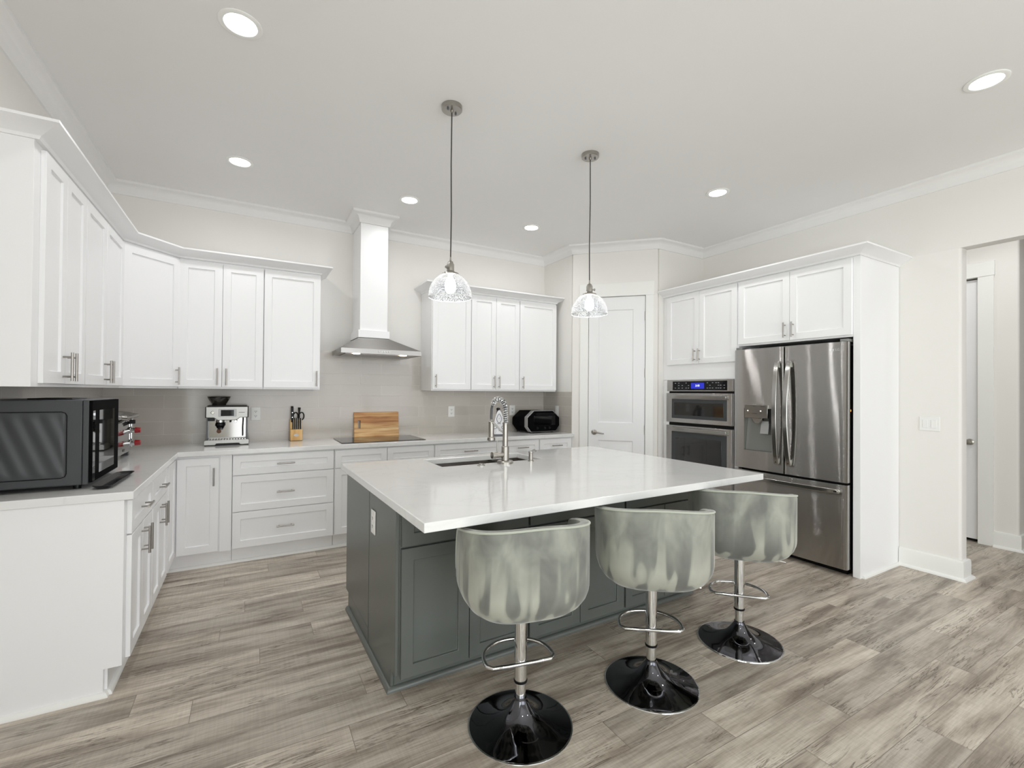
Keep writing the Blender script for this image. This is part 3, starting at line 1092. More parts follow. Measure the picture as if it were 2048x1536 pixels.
def oven_door(z0, z1, wz0, wz1, iz):
    d = add('door', MB().box(x0, x1, -0.045, -0.006, z0, z1), 'steel', c, bev=0.003)
    add('door_glass', MB().box(0.158, 0.822, -0.048, -0.045, wz0, wz1), 'darkmetal', d, bev=0.001)
    add('window', MB().box(0.158 + iz, 0.822 - iz, -0.050, -0.048, wz0 + iz, wz1 - iz), 'ovenglass', d, bev=0.001)
    h = MB()
    hz = wz1 + 0.026
    pts = [(0.155 + 0.67 * t, -0.060 - 0.022 * math.sin(PI * t), hz) for t in [i / 14 for i in range(15)]]
    h.strip(pts, 0.034, 0.016, (0, 0, 1))
    h.box(0.158, 0.18, -0.062, -0.044, hz - 0.014, hz + 0.014).box(0.800, 0.822, -0.062, -0.044, hz - 0.014, hz + 0.014)
    add('handle', h, 'stainp', d, bev=0.003)


oven_door(1.090, 1.404, 1.135, 1.340, 0.035)
oven_door(0.475, 1.058, 0.545, 0.993, 0.055)
add('vent_trim', MB().box(x0, x1, -0.030, -0.006, 0.463, 0.473), 'steel', c)

# ---------------------------------------------------------------- refrigerator
FW = 0.942
c = thing('refrigerator', 'stainless steel french-door refrigerator with a bottom freezer drawer', 'refrigerator', (3.965, 2.7245, 0), -PI / 2)
add('cabinet_box', MB().box(0.03, 0.918, 0.085, 0.70, 0.03, 1.79), 'gapdark', c)
add('foot_grille', MB().box(0.04, 0.91, 0.10, 0.16, 0.0, 0.06), 'black', c)
BOW = 0.014


def bow(x):
    t = (x - FW / 2) / (FW / 2)
    return BOW * t * t


def bowed(mb, xs, z0, z1, th=0.07, round_l=False, round_r=False):
    """slab whose front follows the bowed refrigerator face"""
    F, Bk = [], []
    for x in xs:
        F.append((x, bow(x)))
        Bk.append((x, th))
    if round_l:
        F[0] = (F[0][0], F[0][1] + 0.012)
        F.insert(1, (xs[0] + 0.004, bow(xs[0]) + 0.003))
        F.insert(2, (xs[0] + 0.012, bow(xs[0]) + 0.0005))
    if round_r:
        F[-1] = (F[-1][0], F[-1][1] + 0.012)
        F.insert(-1, (xs[-1] - 0.012, bow(xs[-1]) + 0.0005))
        F.insert(-1, (xs[-1] - 0.004, bow(xs[-1]) + 0.003))
    mb.prism(F + [(xs[-1], th), (xs[0], th)], z0, z1)
    return mb


def lsp(a, b, n):
    return [a + (b - a) * i / n for i in range(n + 1)]


ZF0, ZF1 = 0.722, 1.812
xm = 0.4725
d = MB()
rx0, rx1, rz0, rz1 = 0.103, 0.368, 0.890, 1.272
bowed(d, lsp(0.0, rx0, 5), ZF0, ZF1, round_l=True)
bowed(d, lsp(rx0, rx1, 8), ZF0, rz0)
bowed(d, lsp(rx0, rx1, 8), rz1, ZF1)
bowed(d, lsp(rx1, xm - 0.003, 4), ZF0, ZF1, round_r=True)
ld = add('door', d, 'steel', c)
rd = add('door', bowed(MB(), lsp(xm + 0.003, FW, 16), ZF0, ZF1, round_l=True, round_r=True), 'steel', c)
fz = add('drawer', bowed(MB(), lsp(0.0, FW, 24), 0.055, 0.704, round_l=True, round_r=True), 'steel', c)
# dispenser niche
dn = MB()
dn.box(rx0, rx1, 0.064, 0.069, rz0, rz1)
dn.prism([(0.012, rz0), (0.030, rz0), (0.062, rz1 - 0.1), (0.062, rz1), (0.06, rz1), (0.06, rz1 - 0.1)][:4] + [(0.069, rz1), (0.069, rz0)], rx0 + 0.001, rx1 - 0.001, 'x')
dl = add('dispenser_niche', dn, 'liner', ld)
add('niche_shade', MB().box(rx0 + 0.0005, rx0 + 0.018, 0.011, 0.062, 1.20, rz1 - 0.001), 'gapdark', ld)  # dark block coloured as the shade in the niche's upper corner
add('niche_shade', MB().box(rx1 - 0.035, rx1 - 0.0005, 0.011, 0.062, 1.14, rz1 - 0.001), 'gapdark', ld)  # painted shade on the other side of the niche
cpn = add('dispenser_panel', MB().box(0.118, 0.334, -0.010, 0.05, 1.186, 1.304), 'stainp', ld, bev=0.002)
add('indicator_lamp', MB().lathe([(0.004, 0), (0.004, -0.0015)], (0.152, -0.0105, 1.250), 10, 'y'), 'led', cpn)
add('indicator_lamp', MB().lathe([(0.004, 0), (0.004, -0.0015)], (0.272, -0.0105, 1.250), 10, 'y'), 'led', cpn)
for q in ((0.20, 1.288, 0.03), (0.27, 1.288, 0.045), (0.14, 1.226, 0.03), (0.19, 1.224, 0.05), (0.262, 1.226, 0.02)):
    add('panel_marking', MB().box(q[0], q[0] + q[2], -0.0106, -0.010, q[1], q[1] + 0.003), 'slot', cpn, smooth=False)
add('ice_chute', MB().prism([(0.172, 1.186), (0.276, 1.186), (0.262, 1.158), (0.244, 1.135), (0.204, 1.135), (0.186, 1.158)], 0.010, 0.045, 'y'), 'stainp', ld, bev=0.003)
add('dispenser_paddle', MB().prism([(0.018, 1.045), (0.024, 1.045), (0.046, 1.16), (0.040, 1.16)], 0.246, 0.322, 'x'), 'silver', ld, bev=0.004)


def fridge_handle(xc, z0, z1, lean):
    pts = []
    for i in range(21):
        t = i / 20
        s = math.sin(PI * t)
        pts.append((xc + lean * s, -0.018 - 0.052 * s ** 0.7, z0 + (z1 - z0) * t))
    h = MB()
    h.strip(pts, 0.040, 0.016, (1, 0, 0))
    for z in (z0 + 0.03, z1 - 0.03):
        h.box(xc - 0.012, xc + 0.012, -0.034, 0.006, z - 0.022, z + 0.022)
    return h


add('handle', fridge_handle(xm - 0.052, 0.80, 1.680, 0.006), 'stainp', ld, bev=0.004)
add('handle', fridge_handle(xm + 0.052, 0.80, 1.680, -0.006), 'stainp', rd, bev=0.004)
h = MB()
pts = [(0.045 + 0.86 * t, -0.016 - 0.046 * math.sin(PI * t) ** 0.6, 0.655) for t in [i / 20 for i in range(21)]]
h.strip(pts, 0.034, 0.016, (0, 0, 1))
for x in (0.07, 0.88):
    h.box(x - 0.02, x + 0.02, -0.036, 0.012, 0.643, 0.667)
add('handle', h, 'stainp', fz, bev=0.004)
# badge: round emblem and the two letters
lg = MB().lathe([(0.011, 0), (0.011, -0.0012), (0.0085, -0.0012), (0.0085, -0.0006)], (0.845, bow(0.845) - 0.0005, 1.752), 24, 'y')
add('round_emblem', lg, 'chrome', rd)
text_part('brand_letters', 'LG', 0.026, 'chrome', rd, (0.880, bow(0.88) - 0.0015, 1.752), (PI / 2, 0, 0))
add('hinge_cover', MB().box(0.885, 0.945, 0.03, 0.14, 1.8125, 1.835), 'liner', c, bev=0.004)
add('hinge_cover', MB().box(0.005, 0.065, 0.03, 0.14, 1.8125, 1.835), 'liner', c, bev=0.004)
add('side_lamp', MB().box(0.9185, 0.921, 0.12, 0.125, 1.27, 1.285), 'amber', c)

# ---------------------------------------------------------------- range hood
c = thing('range_hood', 'stainless chimney range hood with white boxed flue above the cooktop', 'range hood', (0, 0, 1.75))
HX0, HX1, HYF = 0.718, 1.474, 4.400
zb = 1.752 - 1.75
zl = 1.796 - 1.75
cn = MB()
# canopy: lip then pyramid up to the collar, open below
R = [[(HX0, HYF, zb), (HX1, HYF, zb), (HX1, YB - 0.008, zb), (HX0, YB - 0.008, zb)],
     [(HX0, HYF, zl), (HX1, HYF, zl), (HX1, YB - 0.008, zl), (HX0, YB - 0.008, zl)],
     [(0.900, 4.515, 0.163), (1.178, 4.515, 0.163), (1.178, YB - 0.008, 0.163), (0.900, YB - 0.008, 0.163)]]
cn.rings(R, cap=False)
cn.quad(R[2][0], R[2][1], R[2][2], R[2][3])
add('canopy', cn, 'satinsteel', c)
uf = MB()
uf.box(HX0 + 0.002, HX1 - 0.002, HYF + 0.002, YB - 0.01, zb + 0.002, zb + 0.012)
add('underside_panel', uf, 'sinksteel', c)
fl = MB()
for i in range(24):
    y = 4.47 + i * 0.016
    fl.box(HX0 + 0.05, HX1 - 0.05, y, y + 0.007, zb - 0.003, zb + 0.003)
add('grease_filter', fl, 'sinksteel', c)
for x in (0.862, 1.305):
    lo = add('hood_lamp', MB().lathe([(0.034, 0.004), (0.034, -0.004), (0.026, -0.006), (0.0, -0.006)], (x, 4.445, zb), 24), 'hoodlens', c)
    l = bpy.data.lights.new('hood_lamp_light', 'SPOT')
    l.energy = 2.4
    l.spot_size = 2.2
    l.spot_blend = 0.8
    l.shadow_soft_size = 0.03
    l.color = (1.0, 0.90, 0.80)
    q = bpy.data.objects.new('hood_lamp_light', l)
    COL.objects.link(q)
    q.parent = c
    q.location = (x, 4.445, zb - 0.012)
bt = MB()
for i in range(5):
    bt.lathe([(0.007, 0), (0.007, -0.006), (0.005, -0.008)], (1.062 + i * 0.024, HYF, zl - 0.022), 12, 'y')
add('button', bt, 'plate', c)
add('collar', MB().box(0.890, 1.188, 4.510, YB - 0.001, 0.164, 0.236), 'cab', c, bev=0.002)
add('flue_box', MB().box(CX0, CX1, CYF, YB - 0.001, 0.236, 3.0155 - 1.75), 'cab', c, bev=0.002)

# ---------------------------------------------------------------- island
IX, IY, IR = 0.56, 1.62, 0.02


def isl(x, y, z=0.0):
    c_, s_ = math.cos(IR), math.sin(IR)
    return (IX + c_ * (x - IX) - s_ * (y - IY), IY + s_ * (x - IX) + c_ * (y - IY), z)


ZI = 0.920
IB0, IB1, IF, IS, IBK = 0.612, 2.712, 2.085, 2.575, 3.17
GI = 'slate green island cabinets facing the stools'
isl_labels = ['slate green island cabinet at the left corner, behind the nearest stool',
              'slate green island cabinet behind the middle stool',
              'slate green island cabinet at the right end, behind the farthest stool']
wI = (IB1 - IB0) / 3
for i in range(3):
    c = thing('island_cabinet', isl_labels[i], 'cabinet', isl(IB0 + wI * i, IF), IR, GI)
    b = MB()
    b.box(0.0005, wI - 0.0005, 0, IS - IF - 0.004, 0.10, ZI - 0.0385)
    b.box(0.0005, wI - 0.0005, 0.065, IS - IF - 0.004, 0.0, 0.10)
    add('body', b, 'isl', c, bev=0.001, seg=1)
    g = 0.007
    front(c, 'drawer', g, wI - g, 0.690, 0.862, 'isl')
    front(c, 'door', g, wI / 2 - 0.002, 0.088, 0.680, 'isl')
    front(c, 'door', wI / 2 + 0.002, wI - g, 0.088, 0.680, 'isl')
    if i == 0:
        sp = MB().prism([(0, 0.10), (0, ZI - 0.0385), (IS - IF - 0.004, ZI - 0.0385), (IS - IF - 0.004, 0), (0.065, 0), (0.065, 0.10)], -0.016, 0, 'x')
        add('side_panel', sp, 'isl', c, bev=0.0015, seg=1)
    if i == 2:
        sp = MB().prism([(0, 0.10), (0, ZI - 0.0385), (IS - IF - 0.004, ZI - 0.0385), (IS - IF - 0.004, 0), (0.065, 0), (0.065, 0.10)], wI, wI + 0.006, 'x')
        add('side_panel', sp, 'isl', c, bev=0.0015, seg=1)
c = thing('island_cabinet', 'slate green island cabinet holding the sink, on the cooktop side', 'cabinet', isl(IB0 - 0.016, IS), IR)
dI = IBK - IS
wS = IB1 - IB0 + 0.022
b = MB()
SX0, SX1, SY0, SY1 = 1.10, 1.872, 2.765, 3.110      # sink opening (island frame)
lx0, lx1, ly0, ly1 = SX0 - IB0 + 0.016 - 0.02, SX1 - IB0 + 0.016 + 0.02, SY0 - IS - 0.02, SY1 - IS + 0.02
zt = ZI - 0.0385
b.box(0, lx0, 0.004, dI, 0.10, zt).box(lx1, wS, 0.004, dI, 0.10, zt).box(lx0, lx1, 0.004, ly0, 0.10, zt).box(lx0, lx1, ly1, dI, 0.10, zt).box(lx0, lx1, ly0, ly1, 0.10, 0.62)
b.box(0, wS, 0.004, dI - 0.07, 0.0, 0.10)
add('body', b, 'isl', c, bev=0.001, seg=1)
nd = 4
for i in range(nd):
    mbd = shaker(0.02 + (wS - 0.04) / nd * i + 0.003, 0.02 + (wS - 0.04) / nd * (i + 1) - 0.003, 0.112, 0.86)
    bmesh.ops.scale(mbd.bm, verts=mbd.bm.verts, vec=(1, -1, 1))
    bmesh.ops.translate(mbd.bm, verts=mbd.bm.verts, vec=(0, dI, 0))
    add('door', mbd, 'isl', c, bev=0.0012, seg=1)
# island top with the sink cut-out
tx0, tx1, ty0, ty1 = IX, 2.715, IY, 3.20
t = MB()
xs = [tx0, SX0, SX1, tx1]
ys = [ty0, SY0, SY1, ty1]
vt = {}
for zz in (ZI - 0.038, ZI):
    for i, x in enumerate(xs):
        for j, y in enumerate(ys):
            vt[(i, j, zz)] = t.bm.verts.new((x - IX, y - IY, zz))
for i in range(3):
    for j in range(3):
        if (i, j) == (1, 1):
            continue
        for zz in (ZI - 0.038, ZI):
            t.bm.faces.new([vt[(i, j, zz)], vt[(i + 1, j, zz)], vt[(i + 1, j + 1, zz)], vt[(i, j + 1, zz)]])


def side(a, b):
    t.bm.faces.new([vt[a + (ZI - 0.038,)], vt[b + (ZI - 0.038,)], vt[b + (ZI,)], vt[a + (ZI,)]])


for i in range(3):
    side((i, 0), (i + 1, 0)); side((i, 3), (i + 1, 3)); side((0, i), (0, i + 1)); side((3, i), (3, i + 1))
side((1, 1), (2, 1)); side((1, 2), (2, 2)); side((1, 1), (1, 2)); side((2, 1), (2, 2))
tag(add('island_worktop', t, 'quartz', bev=0.003, loc=isl(IX, IY), rz=IR), 'large white quartz island top with a sink cut-out', 'worktop')
# island shoe moulding
ip = [isl(*q)[:2] for q in [(IB0 - 0.0165, IBK - 0.08), (IB0 - 0.0165, IF + 0.0645), (IB1 + 0.0065, IF + 0.0645), (IB1 + 0.0065, IBK - 0.08)]]
struct('trim_11', sweep(MB(), ip[::-1], [(-o, z) for o, z in SH][::-1]) if False else sweep(MB(), ip, SH), 'isl')

# sink
c = thing('sink', 'stainless undermount sink set in the island top', 'sink', isl(SX0, SY0, 0.0), IR)
sk = MB()
zt = ZI - 0.0385
wS_, dS_ = SX1 - SX0, SY1 - SY0
o_ = 0.006


def bowl(x0, x1):
    y0, y1 = -o_, dS_ + o_
    R = []
    for z, i in ((zt, 0), (0.70, 0.004), (0.672, 0.02), (0.665, 0.05)):
        R.append([(x0 + i, y0 + i, z), (x1 - i, y0 + i, z), (x1 - i, y1 - i, z), (x0 + i, y1 - i, z)])
    V = [[sk.bm.verts.new(p) for p in r] for r in R]
    for a, b2 in zip(V, V[1:]):
        for i in range(4):
            sk.bm.faces.new((a[i], a[(i + 1) % 4], b2[(i + 1) % 4], b2[i]))
    sk.bm.faces.new(V[-1])


bowl(-o_, 0.50)
bowl(0.524, wS_ + o_)
sk.quad((0.50, -o_, zt - 0.02), (0.524, -o_, zt - 0.02), (0.524, dS_ + o_, zt - 0.02), (0.50, dS_ + o_, zt - 0.02))
add('basin', sk, 'sinksteel', c)
for x in (0.25, 0.65):
    add('drain', MB().lathe([(0.045, 0.668), (0.045, 0.671), (0.03, 0.669), (0.0, 0.669)], (x, dS_ / 2, 0), 24), 'chrome', c)

# faucet with spring hose
FXp, FYp = 1.535, 2.715
c = thing('faucet', 'brushed nickel pull-down spring faucet behind the island sink', 'faucet', isl(FXp, FYp, ZI), IR)
add('base_plate', MB().lathe([(0.055, 0), (0.055, 0.012), (0.05, 0.018), (0.028, 0.02)], n=36), 'nickel', c)
add('body', MB().lathe([(0.026, 0.019), (0.026, 0.112), (0.022, 0.115)], n=28), 'nickel', c)
add('riser', MB().lathe([(0.018, 0.115), (0.018, 0.262), (0.020, 0.264), (0.020, 0.272)], n=24), 'nickel', c)
REACH = 0.20
arc = [Vector((0, 0, 0.270)), Vector((0, 0, 0.31)), Vector((0, 0.004, 0.35))]
for i in range(1, 11):
    a = PI * (0.03 + 0.80 * i / 10)
    arc.append(Vector((0, REACH / 2 * (1 - math.cos(a)), 0.345 + 0.088 * math.sin(a))))


def resample(P, n):
    L = [0]
    for a, b in zip(P, P[1:]):
        L.append(L[-1] + (b - a).length)
    out = []
    for k in range(n):
        s = L[-1] * k / (n - 1)
        i = max(j for j in range(len(L)) if L[j] <= s + 1e-9)
        i = min(i, len(P) - 2)
        t = (s - L[i]) / max(1e-9, L[i + 1] - L[i])
        out.append(P[i].lerp(P[i + 1], t))
    return out


cen = resample(arc, 420)
hel = []
for k, p in enumerate(cen):
    tn = (cen[min(k + 1, 419)] - cen[max(k - 1, 0)]).normalized()
    e1 = Vector((1, 0, 0))
    e2 = tn.cross(e1).normalized()
    a = 2 * PI * 22 * k / 419
    hel.append(p + (e1 * math.cos(a) + e2 * math.sin(a)) * 0.0165)
add('spring_coil', MB().tube(hel, 0.0032, 6), 'chrome', c)
add('hose', MB().tube(resample(arc, 40) + [Vector((0, REACH, 0.36)), Vector((0, REACH + 0.004, 0.30)), Vector((0, REACH, 0.262))], 0.009, 12), 'irongrey', c)
add('spray_head', MB().lathe([(0.011, 0.285), (0.014, 0.272), (0.020, 0.268), (0.020, 0.160), (0.028, 0.156), (0.030, 0.136), (0.024, 0.132), (0, 0.132)], (0, REACH, 0), 28), 'nickel', c)
add('holder_arm', MB().tube([(0, 0.015, 0.205), (0, 0.06, 0.215), (0, REACH - 0.05, 0.258), (0, REACH - 0.015, 0.262)], 0.0075, 12), 'chrome', c)
lv = MB().lathe([(0.019, -0.02), (0.019, -0.075), (0.023, -0.078), (0.023, -0.102), (0.018, -0.104)], (0, 0, 0.058), 24, 'x')
lvo = add('valve', lv, 'nickel', c)
add('lever', MB().tube([(-0.062, 0, 0.078), (-0.064, 0, 0.155)], 0.0045, 10), 'nickel', lvo)

c = thing('soap_dispenser', 'small brushed nickel soap pump on the island right of the faucet', 'soap dispenser', isl(1.737, 2.705, ZI), IR)
add('body', MB().lathe([(0.021, 0), (0.021, 0.006), (0.015, 0.008), (0.015, 0.055), (0.017, 0.058), (0.017, 0.068), (0.010, 0.071)], n=24), 'nickel', c)
add('spout', MB().tube([(0.008, 0.005, 0.062), (0.03, 0.022, 0.072), (0.055, 0.040, 0.073), (0.085, 0.062, 0.058)], 0.0045, 10), 'nickel', c)
c = thing('air_switch', 'small round nickel air switch button on the island left of the faucet', 'switch', isl(1.345, 2.700, ZI), IR)
add('collar', MB().lathe([(0.026, 0), (0.026, 0.004), (0.020, 0.007), (0.018, 0.007)], n=28), 'nickel', c)
add('button', MB().lathe([(0.017, 0.004), (0.017, 0.011), (0.014, 0.013)], n=24), 'stainp', c)

# ---------------------------------------------------------------- bar stools
def sgn(v):
    return -1 if v < 0 else 1


def plan(psi, sc=1.0, ins=0.0):
    """rounded-square seat outline; psi measured from the back (-y)"""
    a, b, e = 0.268 * sc - ins, 0.245 * sc - ins, 2.9
    s, c_ = math.sin(psi), -math.cos(psi)
    k = (abs(s / a) ** e + abs(c_ / b) ** e) ** (-1 / e)
    return (s * k, c_ * k)


def rim(psi):
    p = abs(psi)
    if p < math.radians(96):
        return 0.888 - 0.052 * (p / math.radians(96)) ** 2
    if p < math.radians(120):
        t = (p - math.radians(96)) / math.radians(24)
        t = t * t * (3 - 2 * t)
        return 0.836 - t * 0.216
    return 0.620


def make_stool():
    root = thing('bar_stool', '', 'bar stool', group='grey green velvet swivel stools at the island')
    N = 96
    zb, hb = 0.506, 0.125
    R = []
    ps = [-PI + 2 * PI * i / N for i in range(N)]
    for t in (0.0, 0.12, 0.3, 0.5, 0.7, 0.85, 0.95, 1.0):
        z = zb + hb * (1 - math.cos(t * PI / 2))
        k = 0.56 + 0.44 * math.sin(t * PI / 2)
        R.append([plan(p, k) + (z,) for p in ps])
    for t in (0.15, 0.3, 0.45, 0.6, 0.75, 0.88, 0.96):
        R.append([plan(p, 1.0) + (0.625 + (max(rim(p), 0.627) - 0.625) * t,) for p in ps])
    R.append([plan(p, 1.0, 0.005) + (max(rim(p), 0.627) + 0.004,) for p in ps])
    R.append([plan(p, 1.0, 0.020) + (max(rim(p), 0.627) + 0.008,) for p in ps])
    R.append([plan(p, 1.0, 0.036) + (max(rim(p), 0.627) + 0.003,) for p in ps])
    for z in (0.8, 0.5, 0.2, 0.0):
        R.append([plan(p, 1.0, 0.045) + (0.60 + (max(rim(p), 0.627) - 0.602) * z,) for p in ps])
    shell = MB().rings(R)
    add('seat_shell', shell, 'velvet', root)
    cu = MB()
    R = []
    for z, i in ((0.612, 0.06), (0.612, 0.05), (0.64, 0.047), (0.662, 0.055), (0.672, 0.085), (0.674, 0.14)):
        R.append([plan(p, 1.0, i) + (z,) for p in ps])
    add('seat_cushion', cu.rings(R), 'velvet', root)
    pts = []
    for i in range(0, 97):
        p = math.radians(-150 + 300 * i / 96)
        pts.append(plan(p, 1.0, 0.001) + (max(rim(p), 0.627) + 0.002,))
    add('piping', MB().tube(pts, 0.0045, 8), 'pipe', root)
    add('mounting_plate', MB().box(-0.09, 0.09, -0.09, 0.09, 0.496, 0.5055), 'black', root)
    add('upper_post', MB().lathe([(0.0265, 0.190), (0.0265, 0.492)], n=32), 'chrome', root)
    add('post_ring', MB().lathe([(0.0275, 0.181), (0.029, 0.184), (0.029, 0.190), (0.0275, 0.192)], n=32), 'black', root)
    add('lower_post', MB().lathe([(0.0225, 0.09), (0.0225, 0.185)], n=32), 'chrome', root)
    base = [(0.026, 0.118), (0.027, 0.110), (0.033, 0.100), (0.045, 0.082), (0.062, 0.062), (0.085, 0.045), (0.115, 0.031), (0.15, 0.020), (0.185, 0.012), (0.208, 0.008), (0.217, 0.006)]
    add('base', MB().lathe(base + [(0.217, 0.002), (0.0, 0.002)], n=64), 'blackchrome', root)
    add('base_rim', MB().lathe([(0.216, 0.0065), (0.2205, 0.005), (0.2215, 0.002), (0.220, 0.0), (0.2, 0.0)], n=64), 'chrome', root)
    fr = []
    for i in range(25):
        a = PI * i / 24
        fr.append((0.15 * math.cos(a), 0.02 + 0.155 * math.sin(a) ** 0.85, 0.268))
    loop = fr + [(-0.147, -0.006, 0.268), (-0.128, -0.024, 0.268), (-0.06, -0.027, 0.268), (0.06, -0.027, 0.268), (0.128, -0.024, 0.268), (0.147, -0.006, 0.268)]
    add('footrest', MB().tube(loop, 0.0085, 12, closed=True), 'chrome', root)
    add('height_lever', MB().tube([(0.03, 0.0, 0.484), (0.12, 0.0, 0.482), (0.20, 0.01, 0.472), (0.235, 0.012, 0.466)], 0.005, 8), 'chrome', root)
    return root


stool_spots = [(1.008, 1.672, -12, 'grey green velvet bar stool nearest the camera, in front of the left island corner'),
               (1.702, 1.600, -36, 'grey green velvet bar stool in the middle of the three'),
               (2.425, 1.625, -46, 'grey green velvet bar stool farthest right, in front of the refrigerator')]
st0 = make_stool()
for i, (x, y, a, lab) in enumerate(stool_spots):
    s = st0 if i == 0 else copy_tree(st0)
    s.location = (x, y, 0)
    s.rotation_euler = (0, 0, math.radians(a))
    s['label'] = lab

# ---------------------------------------------------------------- ceiling lamps
lamp_spots = [(-0.055, 2.485, 'round recessed ceiling lamp at the upper left, nearest the camera'),
              (-0.082, 3.990, 'round recessed ceiling lamp over the corner left of the hood'),
              (1.222, 4.010, 'round recessed ceiling lamp just in front of the hood flue'),
              (2.520, 4.032, 'round recessed ceiling lamp between the two pendants, near the pantry'),
              (3.437, 2.515, 'round recessed ceiling lamp above the refrigerator side'),
              (3.455, 0.880, 'round recessed ceiling lamp at the far upper right corner of the photo'),
              (0.6, -0.9, 'round recessed ceiling lamp behind the camera, left'),
              (3.2, -1.2, 'round recessed ceiling lamp behind the camera, right'),
              (5.4, 0.3, 'round recessed ceiling lamp added out of view in the hall, nearest the opening'),  # hall lamps are unseen, added to light the hall
              (5.4, 1.25, 'round recessed ceiling lamp added out of view halfway along the hall'),  # extra unseen lamp, added to brighten the hall further
              (5.4, 2.2, 'round recessed ceiling lamp added out of view at the far end of the hall')]


def make_lamp():
    root = thing('recessed_lamp', '', 'ceiling lamp', group='round recessed ceiling lamps')
    add('trim_ring', MB().lathe([(0.092, 0), (0.092, -0.004), (0.086, -0.007), (0.070, -0.006), (0.066, -0.002), (0.066, 0)], n=40), 'trim', root)
    add('lens', MB().lathe([(0.066, -0.001), (0.066, -0.004), (0.0, -0.004)], n=36), 'lens', root)
    l = bpy.data.lights.new('lamp_light', 'AREA')
    l.shape = 'DISK'
    l.size = 0.12
    l.energy = LAMP
    l.spread = math.radians(165)
    l.color = (0.985, 0.99, 1.0)
    q = bpy.data.objects.new('lamp_light', l)
    COL.objects.link(q)
    q.parent = root
    q.location = (0, 0, -0.012)
    return root


lm0 = make_lamp()
for i, (x, y, lab) in enumerate(lamp_spots):
    s = lm0 if i == 0 else copy_tree(lm0)
    s.location = (x, y, ZCEIL - 0.0005)
    s['label'] = lab


# ---------------------------------------------------------------- pendants
def make_pendant():
    root = thing('pendant_lamp', '', 'pendant lamp', group='glass dome pendants over the island')
    zr = 1.962 - ZCEIL          # rim of the shade, below the ceiling
    can = add('canopy', MB().lathe([(0.062, 0), (0.062, -0.022), (0.058, -0.026), (0.010, -0.027), (0.008, -0.04)], n=40), 'nickel', root)
    for x in (-0.034, 0.034):
        add('screw', MB().lathe([(0.006, -0.025), (0.006, -0.034), (0.004, -0.036)], (x, 0, 0), 12), 'irongrey', can)
    add('cord', MB().tube([(0, 0, -0.03), (0.002, 0, -0.35), (-0.002, 0.001, -0.65), (0, 0, zr + 0.232)], 0.0038, 8), 'cord', root)
    sk_ = add('socket', MB().lathe([(0.004, zr + 0.245), (0.006, zr + 0.222), (0.016, zr + 0.216), (0.022, zr + 0.200), (0.022, zr + 0.162), (0.026, zr + 0.158), (0.030, zr + 0.150), (0.049, zr + 0.147), (0.051, zr + 0.139), (0.047, zr + 0.137)], n=32), 'nickel', root)
    add('switch_knob', MB().lathe([(0.004, 0.02), (0.004, 0.03), (0.008, 0.031), (0.008, 0.040), (0.005, 0.042)], (0, 0, zr + 0.178), 14, 'x'), 'nickel', sk_)
    pr_ = []
    for i in range(0, 17):
        a = 0.367 + (PI / 2 - 0.367) * i / 16
        pr_.append((0.1265 * math.sin(a), 0.1485 * math.cos(a)))
    pr_ += [(0.1285, -0.001), (0.130, 0.001)]
    for i in range(16, -1, -1):
        a = 0.367 + (PI / 2 - 0.367) * i / 16
        pr_.append((0.130 * math.sin(a), 0.0015 + 0.150 * math.cos(a)))
    g = MB()
    n = 56
    Rg = []
    for r, z in pr_:
        Rg.append([(r * math.cos(2 * PI * k / n), r * math.sin(2 * PI * k / n), z + zr) for k in range(n)])
    g.rings(Rg, cap=False)
    sh = add('glass_shade', g, 'glass', root)
    add('shade_rim', MB().tube([(0.1285 * math.cos(2 * PI * k / 48), 0.1285 * math.sin(2 * PI * k / 48), zr + 0.002) for k in range(48)], 0.0022, 6, closed=True), 'plate', sh)
    add('bulb', MB().lathe([(0.012, zr + 0.137), (0.016, zr + 0.120), (0.028, zr + 0.098), (0.034, zr + 0.072), (0.030, zr + 0.046), (0.018, zr + 0.030), (0.0, zr + 0.026)], n=28), 'bulb', root)
    l = bpy.data.lights.new('pendant_light', 'POINT')
    l.energy = 1.8
    l.shadow_soft_size = 0.04
    l.color = (0.985, 0.99, 1.0)
    q = bpy.data.objects.new('pendant_light', l)
    COL.objects.link(q)
    q.parent = root
    q.location = (0, 0, zr - 0.02)
    return root


pn0 = make_pendant()
for i, (x, y, a, lab) in enumerate([(1.034, 2.562, 205, 'seeded glass dome pendant on a long cord, nearer one on the left'),
                                    (2.104, 2.576, 330, 'seeded glass dome pendant in front of the pantry door, on the right')]):
    s = pn0 if i == 0 else copy_tree(pn0)
    s.location = (x, y, ZCEIL - 0.0005)
    s.rotation_euler = (0, 0, math.radians(a))
    s['label'] = lab


# ---------------------------------------------------------------- outlets and switches
def outlet(label, loc, rz):
    c = thing('wall_outlet', label, 'outlet', loc, rz, 'white duplex outlets')
    add('cover_plate', MB().box(-0.039, 0.039, -0.006, 0, -0.062, 0.062), 'plate', c, bev=0.003)
    for z in (-0.021, 0.021):
        r = add('receptacle', MB().prism([(-0.016, z - 0.015), (0.016, z - 0.015), (0.018, z), (0.016, z + 0.015), (-0.016, z + 0.015), (-0.018, z)], -0.0075, -0.006, 'y'), 'plate', c)
        add('slot', MB().box(-0.008, -0.005, -0.008, -0.0074, z - 0.004, z + 0.007).box(0.005, 0.008, -0.008, -0.0074, z - 0.004, z + 0.007).lathe([(0.003, -0.008), (0.003, -0.0074)], (0, 0, z - 0.008), 10, 'y'), 'slot', r, smooth=False)
    return c


